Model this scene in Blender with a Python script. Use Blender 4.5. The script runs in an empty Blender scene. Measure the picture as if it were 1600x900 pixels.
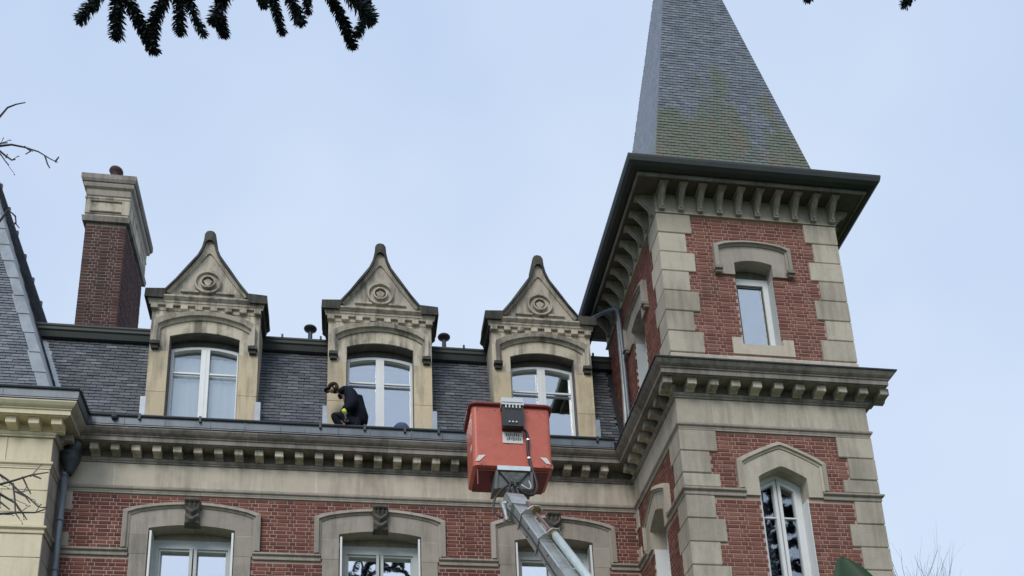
import bpy, math, random
from mathutils import Vector, Matrix, noise as mnoise
random.seed(7)
S = bpy.context.scene
COL = S.collection
PI = math.pi

# ------------------------------------------------------------------ camera
CAM = Vector((0.0, -17.52, 1.6))
CR = Vector((0.98847041, -0.14611467, -0.03970826))
CU = Vector((-0.01028862, -0.3264592, 0.9451553))
CF = Vector((0.15106418, 0.9338495, 0.32419858))
FPX, PPY = 1676.3, 1102.8
cd = bpy.data.cameras.new('camera')
cam = bpy.data.objects.new('camera', cd)
COL.objects.link(cam)
cam.matrix_world = Matrix(((CR.x, CU.x, -CF.x, CAM.x), (CR.y, CU.y, -CF.y, CAM.y), (CR.z, CU.z, -CF.z, CAM.z), (0, 0, 0, 1)))
cd.sensor_fit = 'HORIZONTAL'
cd.sensor_width = 36.0
cd.lens = FPX / 1600 * 36.0
cd.shift_y = (PPY - 450) / 1600
cd.clip_start = 0.05
cd.clip_end = 3000
S.camera = cam
S.render.engine = 'CYCLES'
S.render.resolution_x, S.render.resolution_y = 1024, 576

# ------------------------------------------------------------------ world + sun
SUN_EL, SUN_AZ = math.radians(42), math.radians(205)      # azimuth clockwise from +Y
w = bpy.data.worlds.new('World')
S.world = w
w.use_nodes = True
nt = w.node_tree
nt.nodes.clear()
wo = nt.nodes.new('ShaderNodeOutputWorld')
bg = nt.nodes.new('ShaderNodeBackground')
sky = nt.nodes.new('ShaderNodeTexSky')
sky.sky_type = 'NISHITA'
sky.sun_disc = False
sky.sun_elevation = SUN_EL
sky.sun_rotation = SUN_AZ
sky.air_density = 1.0
sky.dust_density = 2.0
sky.ozone_density = 1.5
mixw = nt.nodes.new('ShaderNodeMix'); mixw.data_type = 'RGBA'
mixw.inputs['Factor'].default_value = 0.90
tcw = nt.nodes.new('ShaderNodeTexCoord')
nw = nt.nodes.new('ShaderNodeTexNoise')
nw.inputs['Scale'].default_value = 1.6
nw.inputs['Detail'].default_value = 4.0
rw = nt.nodes.new('ShaderNodeValToRGB')
rw.color_ramp.elements[0].position = 0.38
rw.color_ramp.elements[0].color = (5.2, 6.5, 8.8, 1)
rw.color_ramp.elements[1].position = 0.64
rw.color_ramp.elements[1].color = (6.9, 8.0, 9.7, 1)
nt.links.new(tcw.outputs['Generated'], nw.inputs['Vector'])
nt.links.new(nw.outputs['Fac'], rw.inputs['Fac'])
nt.links.new(sky.outputs['Color'], mixw.inputs[6])
nt.links.new(rw.outputs['Color'], mixw.inputs[7])
nt.links.new(mixw.outputs[2], bg.inputs['Color'])
bg.inputs['Strength'].default_value = 0.092
nt.links.new(bg.outputs[0], wo.inputs[0])
sl = bpy.data.lights.new('sun', 'SUN')
sl.energy = 1.5
sl.angle = math.radians(25)
sl.color = (1.0, 0.96, 0.9)
sun = bpy.data.objects.new('sun', sl)
COL.objects.link(sun)
sd = Vector((math.sin(SUN_AZ) * math.cos(SUN_EL), math.cos(SUN_AZ) * math.cos(SUN_EL), math.sin(SUN_EL)))
sun.rotation_euler = sd.to_track_quat('Z', 'Y').to_euler()
sun.location = (0, -30, 40)
S.view_settings.view_transform = 'Standard'
S.view_settings.look = 'None'
S.view_settings.exposure = 0.22
S.view_settings.gamma = 1.0


def px(P):
    d = Vector(P) - CAM
    z = d.dot(CF)
    if z <= 0:
        return (-9999, -9999)
    return (800 + FPX * d.dot(CR) / z, PPY - FPX * d.dot(CU) / z)


# ------------------------------------------------------------------ materials
def newmat(name):
    m = bpy.data.materials.new(name)
    m.use_nodes = True
    t = m.node_tree
    b = t.nodes['Principled BSDF']
    return m, t, b


def nd(t, kind, **kw):
    n = t.nodes.new('ShaderNode' + kind)
    for k, v in kw.items():
        if k in n.inputs:
            n.inputs[k].default_value = v
        else:
            setattr(n, k, v)
    return n


def noise(t, scale, detail=5, rough=.6, stretch=(1, 1, 1), dist=0.0):
    g = nd(t, 'NewGeometry')
    mp = nd(t, 'Mapping')
    mp.inputs['Scale'].default_value = stretch
    t.links.new(g.outputs['Position'], mp.inputs['Vector'])
    n = nd(t, 'TexNoise', Scale=scale, Detail=detail, Roughness=rough, Distortion=dist)
    t.links.new(mp.outputs[0], n.inputs['Vector'])
    return n.outputs['Fac']


def ramp(t, fac, stops):
    r = nd(t, 'ValToRGB')
    cr = r.color_ramp
    while len(cr.elements) < len(stops):
        cr.elements.new(.5)
    for e, (p, c) in zip(cr.elements, stops):
        e.position = p
        e.color = c if len(c) == 4 else (*c, 1)
    t.links.new(fac, r.inputs['Fac'])
    return r.outputs['Color']


def mix(t, fac, a, b, mode='MIX'):
    m = nd(t, 'Mix')
    m.data_type = 'RGBA'
    m.blend_type = mode
    for s, v in ((0, fac), (6, a), (7, b)):
        if isinstance(v, (int, float)):
            m.inputs[s].default_value = v
        elif isinstance(v, tuple):
            m.inputs[s].default_value = (*v[:3], 1)
        else:
            t.links.new(v, m.inputs[s])
    return m.outputs[2]


def mth(t, op, a, b=0.0):
    m = nd(t, 'Math')
    m.operation = op
    for i, v in enumerate((a, b)):
        if isinstance(v, (int, float)):
            m.inputs[i].default_value = v
        else:
            t.links.new(v, m.inputs[i])
    return m.outputs[0]


def piece_random(t):
    """one random value for each loose piece, whether it is an object or an island of a joined mesh"""
    g = nd(t, 'NewGeometry')
    o = nd(t, 'ObjectInfo')
    return mth(t, 'FRACT', mth(t, 'ADD', g.outputs['Random Per Island'], mth(t, 'MULTIPLY', o.outputs['Random'], 7.31)))


def bump(t, b, h, strength=.4, dist=.01):
    n = nd(t, 'Bump', Strength=strength, Distance=dist)
    t.links.new(h, n.inputs['Height'])
    t.links.new(n.outputs[0], b.inputs['Normal'])


def stone(name, c1, c2, grime=(.05, .05, .045), amount=.5, lo=.45, hi=.7, vary=.18, rough=.9, patch=1.3, speck=.25):
    m, t, b = newmat(name)
    n1 = noise(t, 5, 6, .65)
    n2 = noise(t, patch, 5, .6, (1, 1, .55))
    n3 = noise(t, 45, 4, .7)
    n4 = noise(t, 7, 4, .6, (1.5, 1.5, .16))
    c = mix(t, n1, c1, c2)
    r = piece_random(t)
    br = mth(t, 'ADD', mth(t, 'MULTIPLY', r, vary), 1 - vary / 2)
    k = nd(t, 'CombineColor')
    for i in range(3):
        t.links.new(br, k.inputs[i])
    c = mix(t, 1.0, c, k.outputs[0], 'MULTIPLY')
    f = ramp(t, mth(t, 'ADD', mth(t, 'MULTIPLY', n2, .6), mth(t, 'MULTIPLY', n4, .4)), [(lo, (0, 0, 0)), (hi, (amount,) * 3)])
    c = mix(t, f, c, grime)
    f2 = ramp(t, n3, [(.55, (0, 0, 0)), (.72, (speck,) * 3)])
    c = mix(t, f2, c, grime)
    t.links.new(c, b.inputs['Base Color'])
    b.inputs['Roughness'].default_value = rough
    b.inputs['Specular IOR Level'].default_value = .25
    bump(t, b, mth(t, 'ADD', n3, mth(t, 'MULTIPLY', n1, .8)), .55, .012)
    return m


def pieces(name, stops, rough=.85, grime=None, amt=.4, lo=.5, hi=.75, patch=1.2, spec=.3, bstr=.5, stretch=(1, 1, 1)):
    m, t, b = newmat(name)
    c = ramp(t, piece_random(t), stops)
    n3 = noise(t, 30, 5, .7)
    c = mix(t, mth(t, 'MULTIPLY', n3, .35), c, (.02, .02, .02))
    if grime:
        for (gc, a, l, h, sc, st) in grime:
            f = ramp(t, noise(t, sc, 6, .65, st), [(l, (0, 0, 0)), (h, (a,) * 3)])
            c = mix(t, f, c, gc)
    t.links.new(c, b.inputs['Base Color'])
    b.inputs['Roughness'].default_value = rough
    b.inputs['Specular IOR Level'].default_value = spec
    bump(t, b, n3, bstr, .006)
    return m


def plain(name, col, rough=.6, metal=0.0, spec=.5, dirt=.25, dscale=6, dcol=(.05, .05, .045), bstr=.1, stretch=(1, 1, 1)):
    m, t, b = newmat(name)
    n = noise(t, dscale, 6, .65, stretch)
    c = mix(t, ramp(t, n, [(.42, (0, 0, 0)), (.72, (dirt,) * 3)]), col, dcol)
    t.links.new(c, b.inputs['Base Color'])
    b.inputs['Roughness'].default_value = rough
    b.inputs['Metallic'].default_value = metal
    b.inputs['Specular IOR Level'].default_value = spec
    if bstr:
        bump(t, b, n, bstr, .01)
    return m


M = {}
M['stone'] = stone('grey_beige_stone', (0.448, 0.398, 0.337), (0.331, 0.297, 0.253), amount=.5, lo=.48, hi=.68)
M['stone_cornice'] = stone('weathered_cornice_stone', (0.384, 0.339, 0.298), (0.251, 0.223, 0.203), amount=.7, lo=.44, hi=.64, vary=.25)
M['stone_frieze'] = stone('pale_frieze_stone', (0.64, 0.556, 0.449), (0.491, 0.429, 0.349), grime=(.20, .175, .13), amount=.6, lo=.48, hi=.7, vary=.14)
M['stone_block'] = stone('mottled_modillion_stone', (.58, .515, .42), (.42, .375, .31), grime=(.13, .12, .10), amount=.8, lo=.46, hi=.62, vary=.7, patch=3)
M['stone_tower'] = stone('tower_quoin_stone', (0.56, 0.50, 0.40), (0.43, 0.385, 0.31), grime=(.14, .13, .105), amount=.6, lo=.47, hi=.7, vary=.24)
M['stone_dormer'] = stone('pale_dormer_stone', (.68, .60, .465), (.52, .465, .37), grime=(.14, .13, .105), amount=.85, lo=.46, hi=.60, vary=.14, patch=2.0)
M['stone_ochre'] = stone('ochre_jamb_stone', (.70, .545, .34), (.58, .51, .38), grime=(.26, .24, .18), amount=.7, lo=.48, hi=.64, vary=.12, patch=1.8)
M['stone_gable'] = stone('lichened_gable_stone', (0.619, 0.551, 0.449), (0.448, 0.403, 0.337), grime=(.08, .075, .065), amount=.75, lo=.46, hi=.62, vary=.1, patch=2.2)
M['stone_black'] = stone('blackened_coping_stone', (.14, .135, .11), (.07, .068, .06), grime=(.025, .025, .024), amount=.8, lo=.4, hi=.6, patch=3, speck=.5)
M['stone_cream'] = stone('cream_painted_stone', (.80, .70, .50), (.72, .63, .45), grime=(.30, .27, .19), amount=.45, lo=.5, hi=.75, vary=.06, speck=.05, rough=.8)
M['stone_cream_shaded'] = stone('shaded_side_stone', (0.469, 0.424, 0.371), (0.373, 0.339, 0.298), grime=(.12, .11, .1), amount=.6, lo=.46, hi=.68, vary=.12)  # cream stone darkened: shading of the pavilion side put into the colour
M['stone_key'] = stone('dark_carved_stone', (.21, .19, .16), (.10, .092, .08), amount=.7, lo=.42, hi=.6, patch=4, speck=.5)
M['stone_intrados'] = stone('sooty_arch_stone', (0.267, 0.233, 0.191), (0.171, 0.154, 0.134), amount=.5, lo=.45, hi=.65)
M['stone_bracket'] = stone('pale_bracket_stone', (.42, .39, .33), (.28, .26, .22), grime=(.10, .09, .08), amount=.7, lo=.46, hi=.66)
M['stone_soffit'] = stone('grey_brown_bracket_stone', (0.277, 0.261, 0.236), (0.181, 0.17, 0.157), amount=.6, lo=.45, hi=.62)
M['mortar'] = stone('pale_mortar', (.55, .42, .365), (.44, .33, .29), grime=(.25, .16, .14), amount=.5, lo=.5, hi=.7)
M['mortar_white'] = stone('white_mortar', (.70, .66, .58), (.6, .56, .48), grime=(.3, .27, .22), amount=.7, lo=.4, hi=.6)
M['mortar_dark'] = stone('tinted_mortar', (.56, .42, .36), (.42, .29, .25), grime=(.30, .2, .17), amount=.6, lo=.55, hi=.7, patch=3)
M['mortar_chimney'] = stone('sooty_mortar', (.42, .36, .32), (.22, .17, .15), amount=.7, lo=.48)
M['brick'] = pieces('red_brick', [(0, (.15, .05, .038)), (.3, (.20, .066, .048)), (.6, (.245, .084, .060)), (.85, (.29, .11, .078)), (1, (.16, .058, .048))], grime=[((.07, .03, .03), .55, .5, .7, 1.1, (1, 1, 1)), ((.34, .2, .17), .35, .62, .8, 9, (1, 1, 1))])
M['brick_tower'] = pieces('tower_red_brick', [(0, (.19, .068, .052)), (.3, (.235, .086, .062)), (.65, (.28, .108, .078)), (.9, (.33, .15, .11)), (1, (.205, .08, .062))], grime=[((.10, .04, .038), .45, .52, .72, 1.1, (1, 1, 1)), ((.44, .32, .27), .35, .62, .78, 7, (1, 1, 1.6)), ((.30, .27, .18), .3, .66, .8, 2.5, (1, 1, 1)), ((.06, .035, .032), .5, .54, .70, 2.2, (1.4, 1.4, .3))], bstr=.18)
M['brick_chimney'] = pieces('dark_chimney_brick', [(0, (.075, .036, .032)), (.4, (.105, .046, .04)), (.8, (.135, .06, .05)), (1, (.09, .052, .046))], grime=[((.035, .03, .03), .6, .5, .7, 2, (1, 1, 1))])
M['slate'] = pieces('roof_slate', [(0, (.075, .085, .102)), (.3, (.105, .118, .138)), (.6, (.15, .162, .184)), (.85, (.115, .118, .138)), (1, (.24, .255, .28))], rough=.55, spec=.5, grime=[((.06, .075, .06), .5, .5, .72, .9, (1, 1, 1)), ((.09, .075, .10), .35, .5, .7, 1.6, (1, 1, 1)), ((.30, .32, .32), .4, .64, .74, 14, (1, 1, 1))], bstr=.3)
M['slate_spire'] = pieces('spire_slate', [(0, (.095, .112, .132)), (.3, (.13, .149, .172)), (.7, (.165, .186, .212)), (1, (.21, .232, .26))], rough=.34, spec=.8, grime=[((.085, .10, .08), .35, .52, .78, 1.4, (1, 1, .5))], bstr=.3)
M['slate_pavilion'] = pieces('pavilion_slate', [(0, (.12, .135, .155)), (.4, (.16, .175, .20)), (.8, (.20, .215, .24)), (1, (.25, .265, .29))], rough=.5, spec=.5, grime=[((.36, .38, .40), .5, .55, .75, 2, (1, 1, .5))], bstr=.3)
M['underlay'] = plain('dark_roof_underlay', (.02, .022, .026), .9, dirt=.1)
M['zinc'] = plain('weathered_zinc', (.17, .19, .215), .45, .35, dirt=.55, dscale=4, dcol=(.07, .08, .09), stretch=(1, 1, .4))
M['zinc_light'] = plain('pale_zinc', (.34, .38, .43), .45, .3, dirt=.5, dscale=5, dcol=(.17, .19, .22))
M['zinc_hip'] = plain('streaked_lead', (.27, .30, .33), .5, .25, dirt=.7, dscale=3, dcol=(.12, .135, .15), stretch=(1, 1, .4))
M['zinc_dark'] = plain('dark_zinc', (.05, .058, .068), .5, .3, dirt=.4, dcol=(.02, .022, .025))
M['zinc_moss'] = plain('mossy_dark_gutter', (.028, .034, .038), .6, .2, dirt=.6, dscale=3, dcol=(.045, .06, .03))
M['pipe'] = plain('blue_grey_pipe', (.17, .20, .23), .45, .2, dirt=.3, dcol=(.09, .1, .11))
M['pipe_pale'] = plain('pale_lead_pipe', (.33, .35, .34), .5, .2, dirt=.6, dcol=(.13, .14, .12))
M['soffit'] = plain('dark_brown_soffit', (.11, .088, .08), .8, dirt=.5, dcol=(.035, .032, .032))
M['white'] = plain('white_window_paint', (.78, .79, .78), .4, dirt=.12, dcol=(.4, .4, .38), bstr=0)
M['grey_paint'] = plain('greyed_window_paint', (.50, .53, .52), .5, dirt=.25, dcol=(.3, .31, .3), bstr=0)
M['dark_wood'] = plain('dark_shutter_box', (.10, .095, .09), .7, dirt=.6, dcol=(.22, .2, .18))
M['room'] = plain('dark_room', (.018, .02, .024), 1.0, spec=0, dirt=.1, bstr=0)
M['curtain'] = plain('white_curtain', (.90, .92, .94), .9, dirt=.12, dscale=8, dcol=(.55, .58, .62), bstr=.4, stretch=(3, 3, .4))
M['red'] = plain('faded_red_plastic', (.60, .135, .085), .42, dirt=.45, dscale=5, dcol=(.34, .085, .065), bstr=.05)
t = M['red'].node_tree
b = t.nodes['Principled BSDF']
src = b.inputs['Base Color'].links[0].from_socket
sc_ = ramp(t, noise(t, 9, 8, .75, (1.5, 1.5, .5), .6), [(.60, (0, 0, 0)), (.68, (.5,) * 3)])
c = mix(t, sc_, src, (.70, .34, .27))
sc_ = ramp(t, noise(t, 2.2, 7, .7, (1, 1, 2.2), .8), [(.57, (0, 0, 0)), (.64, (.42,) * 3)])
c = mix(t, sc_, c, (.36, .07, .07))
t.links.new(c, b.inputs['Base Color'])
M['red_dark'] = plain('dark_red_plastic', (.20, .025, .028), .5, dirt=.4, dcol=(.1, .015, .02), bstr=.05)
M['black'] = plain('black_plastic', (.018, .02, .026), .45, dirt=.3, dcol=(.05, .055, .06), bstr=.05)
M['rubber'] = plain('black_rubber', (.02, .018, .018), .5, dirt=.3, dcol=(.06, .05, .05), bstr=0)
M['sticker'] = plain('white_sticker', (.78, .76, .72), .6, dirt=.35, dscale=25, dcol=(.45, .42, .4), bstr=0)
M['ink'] = plain('dark_print', (.05, .05, .055), .7, bstr=0)
M['clear'] = plain('frosted_cover', (.55, .56, .55), .3, dirt=.3, dscale=30, dcol=(.25, .25, .25), bstr=0)
M['alu'] = plain('dull_aluminium', (.50, .52, .51), .35, .5, dirt=.5, dscale=7, dcol=(.14, .145, .14), stretch=(1, 1, 1))
M['alu_light'] = plain('bright_aluminium', (.70, .73, .73), .3, .6, dirt=.3, dcol=(.3, .31, .3))
M['steel_dark'] = plain('greasy_dark_steel', (.07, .075, .072), .45, .4, dirt=.5, dscale=14, dcol=(.20, .21, .2))
M['steel_mid'] = plain('grey_steel', (.13, .135, .13), .5, .3, dirt=.6, dscale=9, dcol=(.05, .055, .05))
M['brass'] = plain('brass_collar', (.50, .35, .16), .3, .9, dirt=.4, dcol=(.2, .12, .05))
M['ram'] = plain('pale_hydraulic_tube', (.62, .70, .68), .35, .1, dirt=.3, dcol=(.35, .42, .42), stretch=(1, 1, .3))
M['rod'] = plain('coppery_rod', (.38, .22, .20), .3, .7, dirt=.3, dcol=(.1, .06, .06))
M['jacket'] = plain('navy_black_jacket', (.010, .013, .022), .95, spec=.15, dirt=.4, dcol=(.022, .026, .035), dscale=5, bstr=.5)
M['trousers'] = plain('charcoal_trousers', (.010, .012, .018), .9, spec=.2, dirt=.4, dcol=(.025, .027, .034), dscale=20, bstr=.4)
M['skin'] = plain('skin', (.48, .28, .21), .6, dirt=.15, dcol=(.3, .15, .11), bstr=0)
M['cap'] = plain('dark_brown_cap', (.022, .017, .016), .9, dirt=.2, dcol=(.1, .07, .06))
M['hair'] = plain('brown_hair', (.05, .03, .02), .9, dirt=.3)
M['hivis'] = plain('yellow_green_cuff', (.62, .85, .10), .6, dirt=.1, dcol=(.7, .75, .6), bstr=0)
M['blue_bag'] = plain('blue_cloth', (.045, .075, .16), .8, dirt=.5, dcol=(.16, .2, .27))
M['terracotta'] = plain('sooty_terracotta', (.07, .038, .034), .8, dirt=.6, dcol=(.03, .025, .025))
M['bark'] = plain('grey_bark', (.075, .068, .07), .9, dirt=.5, dcol=(.14, .13, .13), dscale=20)
M['bark_far'] = plain('pale_grey_bark', (.17, .16, .165), .9, dirt=.3, dcol=(.1, .09, .1), dscale=20)
M['araucaria'] = pieces('dark_scaly_foliage', [(0, (.020, .030, .040)), (.6, (.030, .044, .052)), (1, (.045, .062, .060))], rough=.75, spec=.2)  # lifted and tinted blue: haze put into the foliage colour
M['trunk'] = plain('araucaria_bark', (.06, .055, .05), .9, dirt=.5)
M['leaf'] = plain('dark_green_leaf', (.010, .042, .008), .6, dirt=.4, dscale=18, dcol=(.008, .03, .01), bstr=.1)
M['grass'] = plain('winter_grass', (.07, .10, .035), .95, dirt=.5, dcol=(.10, .085, .05), dscale=.6)

# green moss and orange lichen streaks low on the spire
t = M['slate_spire'].node_tree
b = t.nodes['Principled BSDF']
src = b.inputs['Base Color'].links[0].from_socket
g = nd(t, 'NewGeometry'); sx = nd(t, 'SeparateXYZ')
t.links.new(g.outputs['Position'], sx.inputs[0])
band = mth(t, 'MULTIPLY', mth(t, 'SUBTRACT', 19.9, sx.outputs['Z']), .42)
nm = noise(t, .95, 8, .7, (1.9, 1.9, .5), .4)
f = ramp(t, mth(t, 'ADD', mth(t, 'MULTIPLY', nm, 2.1), mth(t, 'SUBTRACT', mth(t, 'MULTIPLY', band, .34), .30)), [(.78, (0, 0, 0)), (1.25, (.80,) * 3)])
c = mix(t, f, src, (.095, .108, .038))
nm2 = noise(t, 1.5, 5, .6, (3.0, 3.0, .4), 0.3)
f2 = ramp(t, mth(t, 'ADD', nm2, mth(t, 'MULTIPLY', band, .16)), [(.62, (0, 0, 0)), (.76, (.7,) * 3)])
c = mix(t, f2, c, (.15, .11, .06))
t.links.new(c, b.inputs['Base Color'])

# window sheet with reflected branches put into its colour
m, t, b = newmat('painted_branch_reflection')
v = nd(t, 'TexVoronoi', Scale=16.0)
g = nd(t, 'NewGeometry')
t.links.new(g.outputs['Position'], v.inputs['Vector'])
c = ramp(t, v.outputs['Distance'], [(.25, (.62, .65, .75)), (.5, (.06, .07, .11))])
n2 = noise(t, 9, 5, .7)
c = mix(t, ramp(t, n2, [(.45, (0, 0, 0)), (.55, (.9,) * 3)]), c, (.05, .06, .09))
t.links.new(c, b.inputs['Base Color'])
b.inputs['Roughness'].default_value = .9
M['branch_reflection'] = m

# window glass: mirror of the sky over a see-through pane
def glass(name, fac, tint=(.86, .9, .95)):
    m = bpy.data.materials.new(name)
    m.use_nodes = True
    t = m.node_tree
    t.nodes.clear()
    o = nd(t, 'OutputMaterial')
    gl = nd(t, 'BsdfGlossy', Roughness=0.015)
    gl.inputs['Color'].default_value = (*tint, 1)
    tr = nd(t, 'BsdfTransparent')
    tr.inputs['Color'].default_value = (.85, .88, .88, 1)
    mx = nd(t, 'MixShader', Fac=fac)
    n = noise(t, 2.5, 2, .5)
    bm_ = nd(t, 'Bump', Strength=.045, Distance=.02)
    t.links.new(n, bm_.inputs['Height'])
    t.links.new(bm_.outputs[0], gl.inputs['Normal'])
    t.links.new(tr.outputs[0], mx.inputs[1])
    t.links.new(gl.outputs[0], mx.inputs[2])
    t.links.new(mx.outputs[0], o.inputs[0])
    return m


M['glass'] = glass('window_glass', .46)
M['glass_clear'] = glass('curtained_window_glass', .22)
M['glass_dark'] = glass('dark_window_glass', .24)
M['glass_bright'] = glass('bright_window_glass', .82, (1, 1, 1))


# ------------------------------------------------------------------ mesh tools
class MB:
    def __init__(s):
        s.v = []; s.f = []; s.m = []; s.cur = 0

    def add(s, vs, fs):
        o = len(s.v)
        s.v += [tuple(p) for p in vs]
        s.f += [tuple(i + o for i in f) for f in fs]
        s.m += [s.cur] * len(fs)

    def hexa(s, p):       # 8 points: bottom ring 0-3, top ring 4-7
        s.add(p, [(3, 2, 1, 0), (4, 5, 6, 7), (0, 1, 5, 4), (1, 2, 6, 5), (2, 3, 7, 6), (3, 0, 4, 7)])

    def box(s, x0, x1, y0, y1, z0, z1):
        s.hexa([(x0, y0, z0), (x1, y0, z0), (x1, y1, z0), (x0, y1, z0), (x0, y0, z1), (x1, y0, z1), (x1, y1, z1), (x0, y1, z1)])

    def fbox(s, F, a0, a1, z0, z1, d0, d1, ch=0.0):
        if ch <= 0:
            s.hexa([F(a0, z0, d0), F(a1, z0, d0), F(a1, z1, d0), F(a0, z1, d0), F(a0, z0, d1), F(a1, z0, d1), F(a1, z1, d1), F(a0, z1, d1)])
        else:
            r = [[(a0, z0), (a1, z0), (a1, z1), (a0, z1)], [(a0 + ch, z0 + ch), (a1 - ch, z0 + ch), (a1 - ch, z1 - ch), (a0 + ch, z1 - ch)]]
            vs = [F(a, z, d0) for a, z in r[0]] + [F(a, z, d1 - ch) for a, z in r[0]] + [F(a, z, d1) for a, z in r[1]]
            fs = [(0, 1, 2, 3), (8, 9, 10, 11)]
            for k in (0, 4):
                for i in range(4):
                    j = (i + 1) % 4
                    fs.append((k + i, k + j, k + 4 + j, k + 4 + i))
            s.add(vs, fs)

    def prism(s, F, out, d0, d1):
        n = len(out)
        vs = [F(a, z, d0) for a, z in out] + [F(a, z, d1) for a, z in out]
        fs = [tuple(range(n - 1, -1, -1)), tuple(range(n, 2 * n))] + [(i, (i + 1) % n, n + (i + 1) % n, n + i) for i in range(n)]
        s.add(vs, fs)

    def ribbon(s, F, outer, inner, d0, d1, closed=False, d1i=None):
        n = len(outer)
        d1i = d1 if d1i is None else d1i
        vs = [F(a, z, d0) for a, z in outer] + [F(a, z, d0) for a, z in inner] + [F(a, z, d1) for a, z in outer] + [F(a, z, d1i) for a, z in inner]
        fs = []
        for i in range(n if closed else n - 1):
            j = (i + 1) % n
            fs += [(i, j, n + j, n + i), (2 * n + i, 2 * n + j, 3 * n + j, 3 * n + i), (i, j, 2 * n + j, 2 * n + i), (n + i, n + j, 3 * n + j, 3 * n + i)]
        if not closed:
            fs += [(0, n, 3 * n, 2 * n), (n - 1, 2 * n - 1, 4 * n - 1, 3 * n - 1)]
        s.add(vs, fs)

    def tube(s, pts, r, n=8, cap=True):
        pts = [Vector(p) for p in pts]
        rs = r if isinstance(r, (list, tuple)) else [r] * len(pts)
        up = None
        rings = []
        for i, p in enumerate(pts):
            d = (pts[min(i + 1, len(pts) - 1)] - pts[max(i - 1, 0)])
            if d.length < 1e-9:
                d = Vector((0, 0, 1))
            d.normalize()
            if up is None:
                up = d.orthogonal().normalized()
            up = (up - d * up.dot(d))
            up = up.normalized() if up.length > 1e-6 else d.orthogonal().normalized()
            sd_ = d.cross(up)
            rings.append([p + (up * math.cos(2 * PI * k / n) + sd_ * math.sin(2 * PI * k / n)) * rs[i] for k in range(n)])
        vs = [q for R_ in rings for q in R_]
        fs = []
        for i in range(len(pts) - 1):
            for k in range(n):
                j = (k + 1) % n
                fs.append((i * n + k, i * n + j, (i + 1) * n + j, (i + 1) * n + k))
        if cap:
            fs += [tuple(range(n - 1, -1, -1)), tuple(range((len(pts) - 1) * n, len(pts) * n))]
        s.add(vs, fs)

    def lathe(s, c, prof, n=16):
        c = Vector(c)
        vs = [c + Vector((r * math.cos(2 * PI * k / n), r * math.sin(2 * PI * k / n), z)) for r, z in prof for k in range(n)]
        fs = []
        for i in range(len(prof) - 1):
            for k in range(n):
                j = (k + 1) % n
                fs.append((i * n + k, i * n + j, (i + 1) * n + j, (i + 1) * n + k))
        fs += [tuple(range(n - 1, -1, -1)), tuple(range((len(prof) - 1) * n, len(prof) * n))]
        s.add(vs, fs)

    def mesh(s, name, mats, off=(0, 0, 0), smooth=False):
        me = bpy.data.meshes.new(name)
        ox, oy, oz = off
        me.from_pydata([(x - ox, y - oy, z - oz) for x, y, z in s.v], [], s.f)
        for mm in (mats if isinstance(mats, (list, tuple)) else [mats]):
            me.materials.append(mm)
        if len(me.materials) > 1:
            me.polygons.foreach_set('material_index', s.m)
        import bmesh
        bm = bmesh.new()
        bm.from_mesh(me)
        bmesh.ops.recalc_face_normals(bm, faces=bm.faces)
        bm.to_mesh(me)
        bm.free()
        if smooth:
            me.polygons.foreach_set('use_smooth', [True] * len(me.polygons))
        me.update()
        return me


def thing(name, label, cat, loc=(0, 0, 0), group=None):
    o = bpy.data.objects.new(name, None)
    o.empty_display_size = .3
    COL.objects.link(o)
    o.location = loc
    o['label'] = label
    o['category'] = cat
    if group:
        o['group'] = group
    o['base'] = list(loc)
    return o


def root_loc(o):
    while o.parent:
        o = o.parent
    return tuple(o['base']) if 'base' in o else (0, 0, 0)


def part(name, mb, mat, parent, smooth=False, label=None, kind=None):
    L = root_loc(parent) if parent else (0, 0, 0)
    me = mb.mesh(name, mat, L, smooth)
    o = bpy.data.objects.new(name, me)
    COL.objects.link(o)
    if parent:
        o.parent = parent
    if label:
        o['label'] = label
    if kind:
        o['kind'] = kind
    return o


def solo(name, mb, mat, label, cat, base, smooth=False, group=None):
    me = mb.mesh(name, mat, base, smooth)
    o = bpy.data.objects.new(name, me)
    COL.objects.link(o)
    o.location = base
    o['label'] = label
    o['category'] = cat
    if group:
        o['group'] = group
    return o


def copy_part(o, dx=(0, 0, 0)):
    """a part and its sub-parts, shifted"""
    c = o.copy()
    COL.objects.link(c)
    c.parent = o.parent
    c.location = Vector(o.location) + Vector(dx)
    for ch in list(o.children):
        k = ch.copy()
        COL.objects.link(k)
        k.parent = c
    return c


def frame_front(y):
    return lambda a, z, d: (a, y - d, z)


def frame_left(x):
    return lambda a, z, d: (x - d, a, z)


def frame_right(x):
    return lambda a, z, d: (x + d, a, z)


def arc(x0, x1, zs, zm, n=8):
    return [(x0 + (x1 - x0) * i / n, zs + (zm - zs) * (1 - (2 * i / n - 1) ** 2)) for i in range(n + 1)]


# sweeps along a plan path; outward is to the right of travel
def sweep_frame(path, i, closed=False):
    P = [Vector((p[0], p[1])) for p in path]
    n = len(P)

    def nrm(k):
        d = (P[(k + 1) % n] - P[k]).normalized()
        return Vector((d.y, -d.x))

    def miter(k, seg):
        if not closed and (k == 0 or k == n - 1):
            return nrm(seg)
        a, b_ = nrm((k - 1) % n), nrm(k % n)
        m_ = (a + b_).normalized()
        return m_ / m_.dot(a)
    return P[i], P[(i + 1) % n], nrm(i), miter(i, i), miter((i + 1) % n, i)


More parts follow.
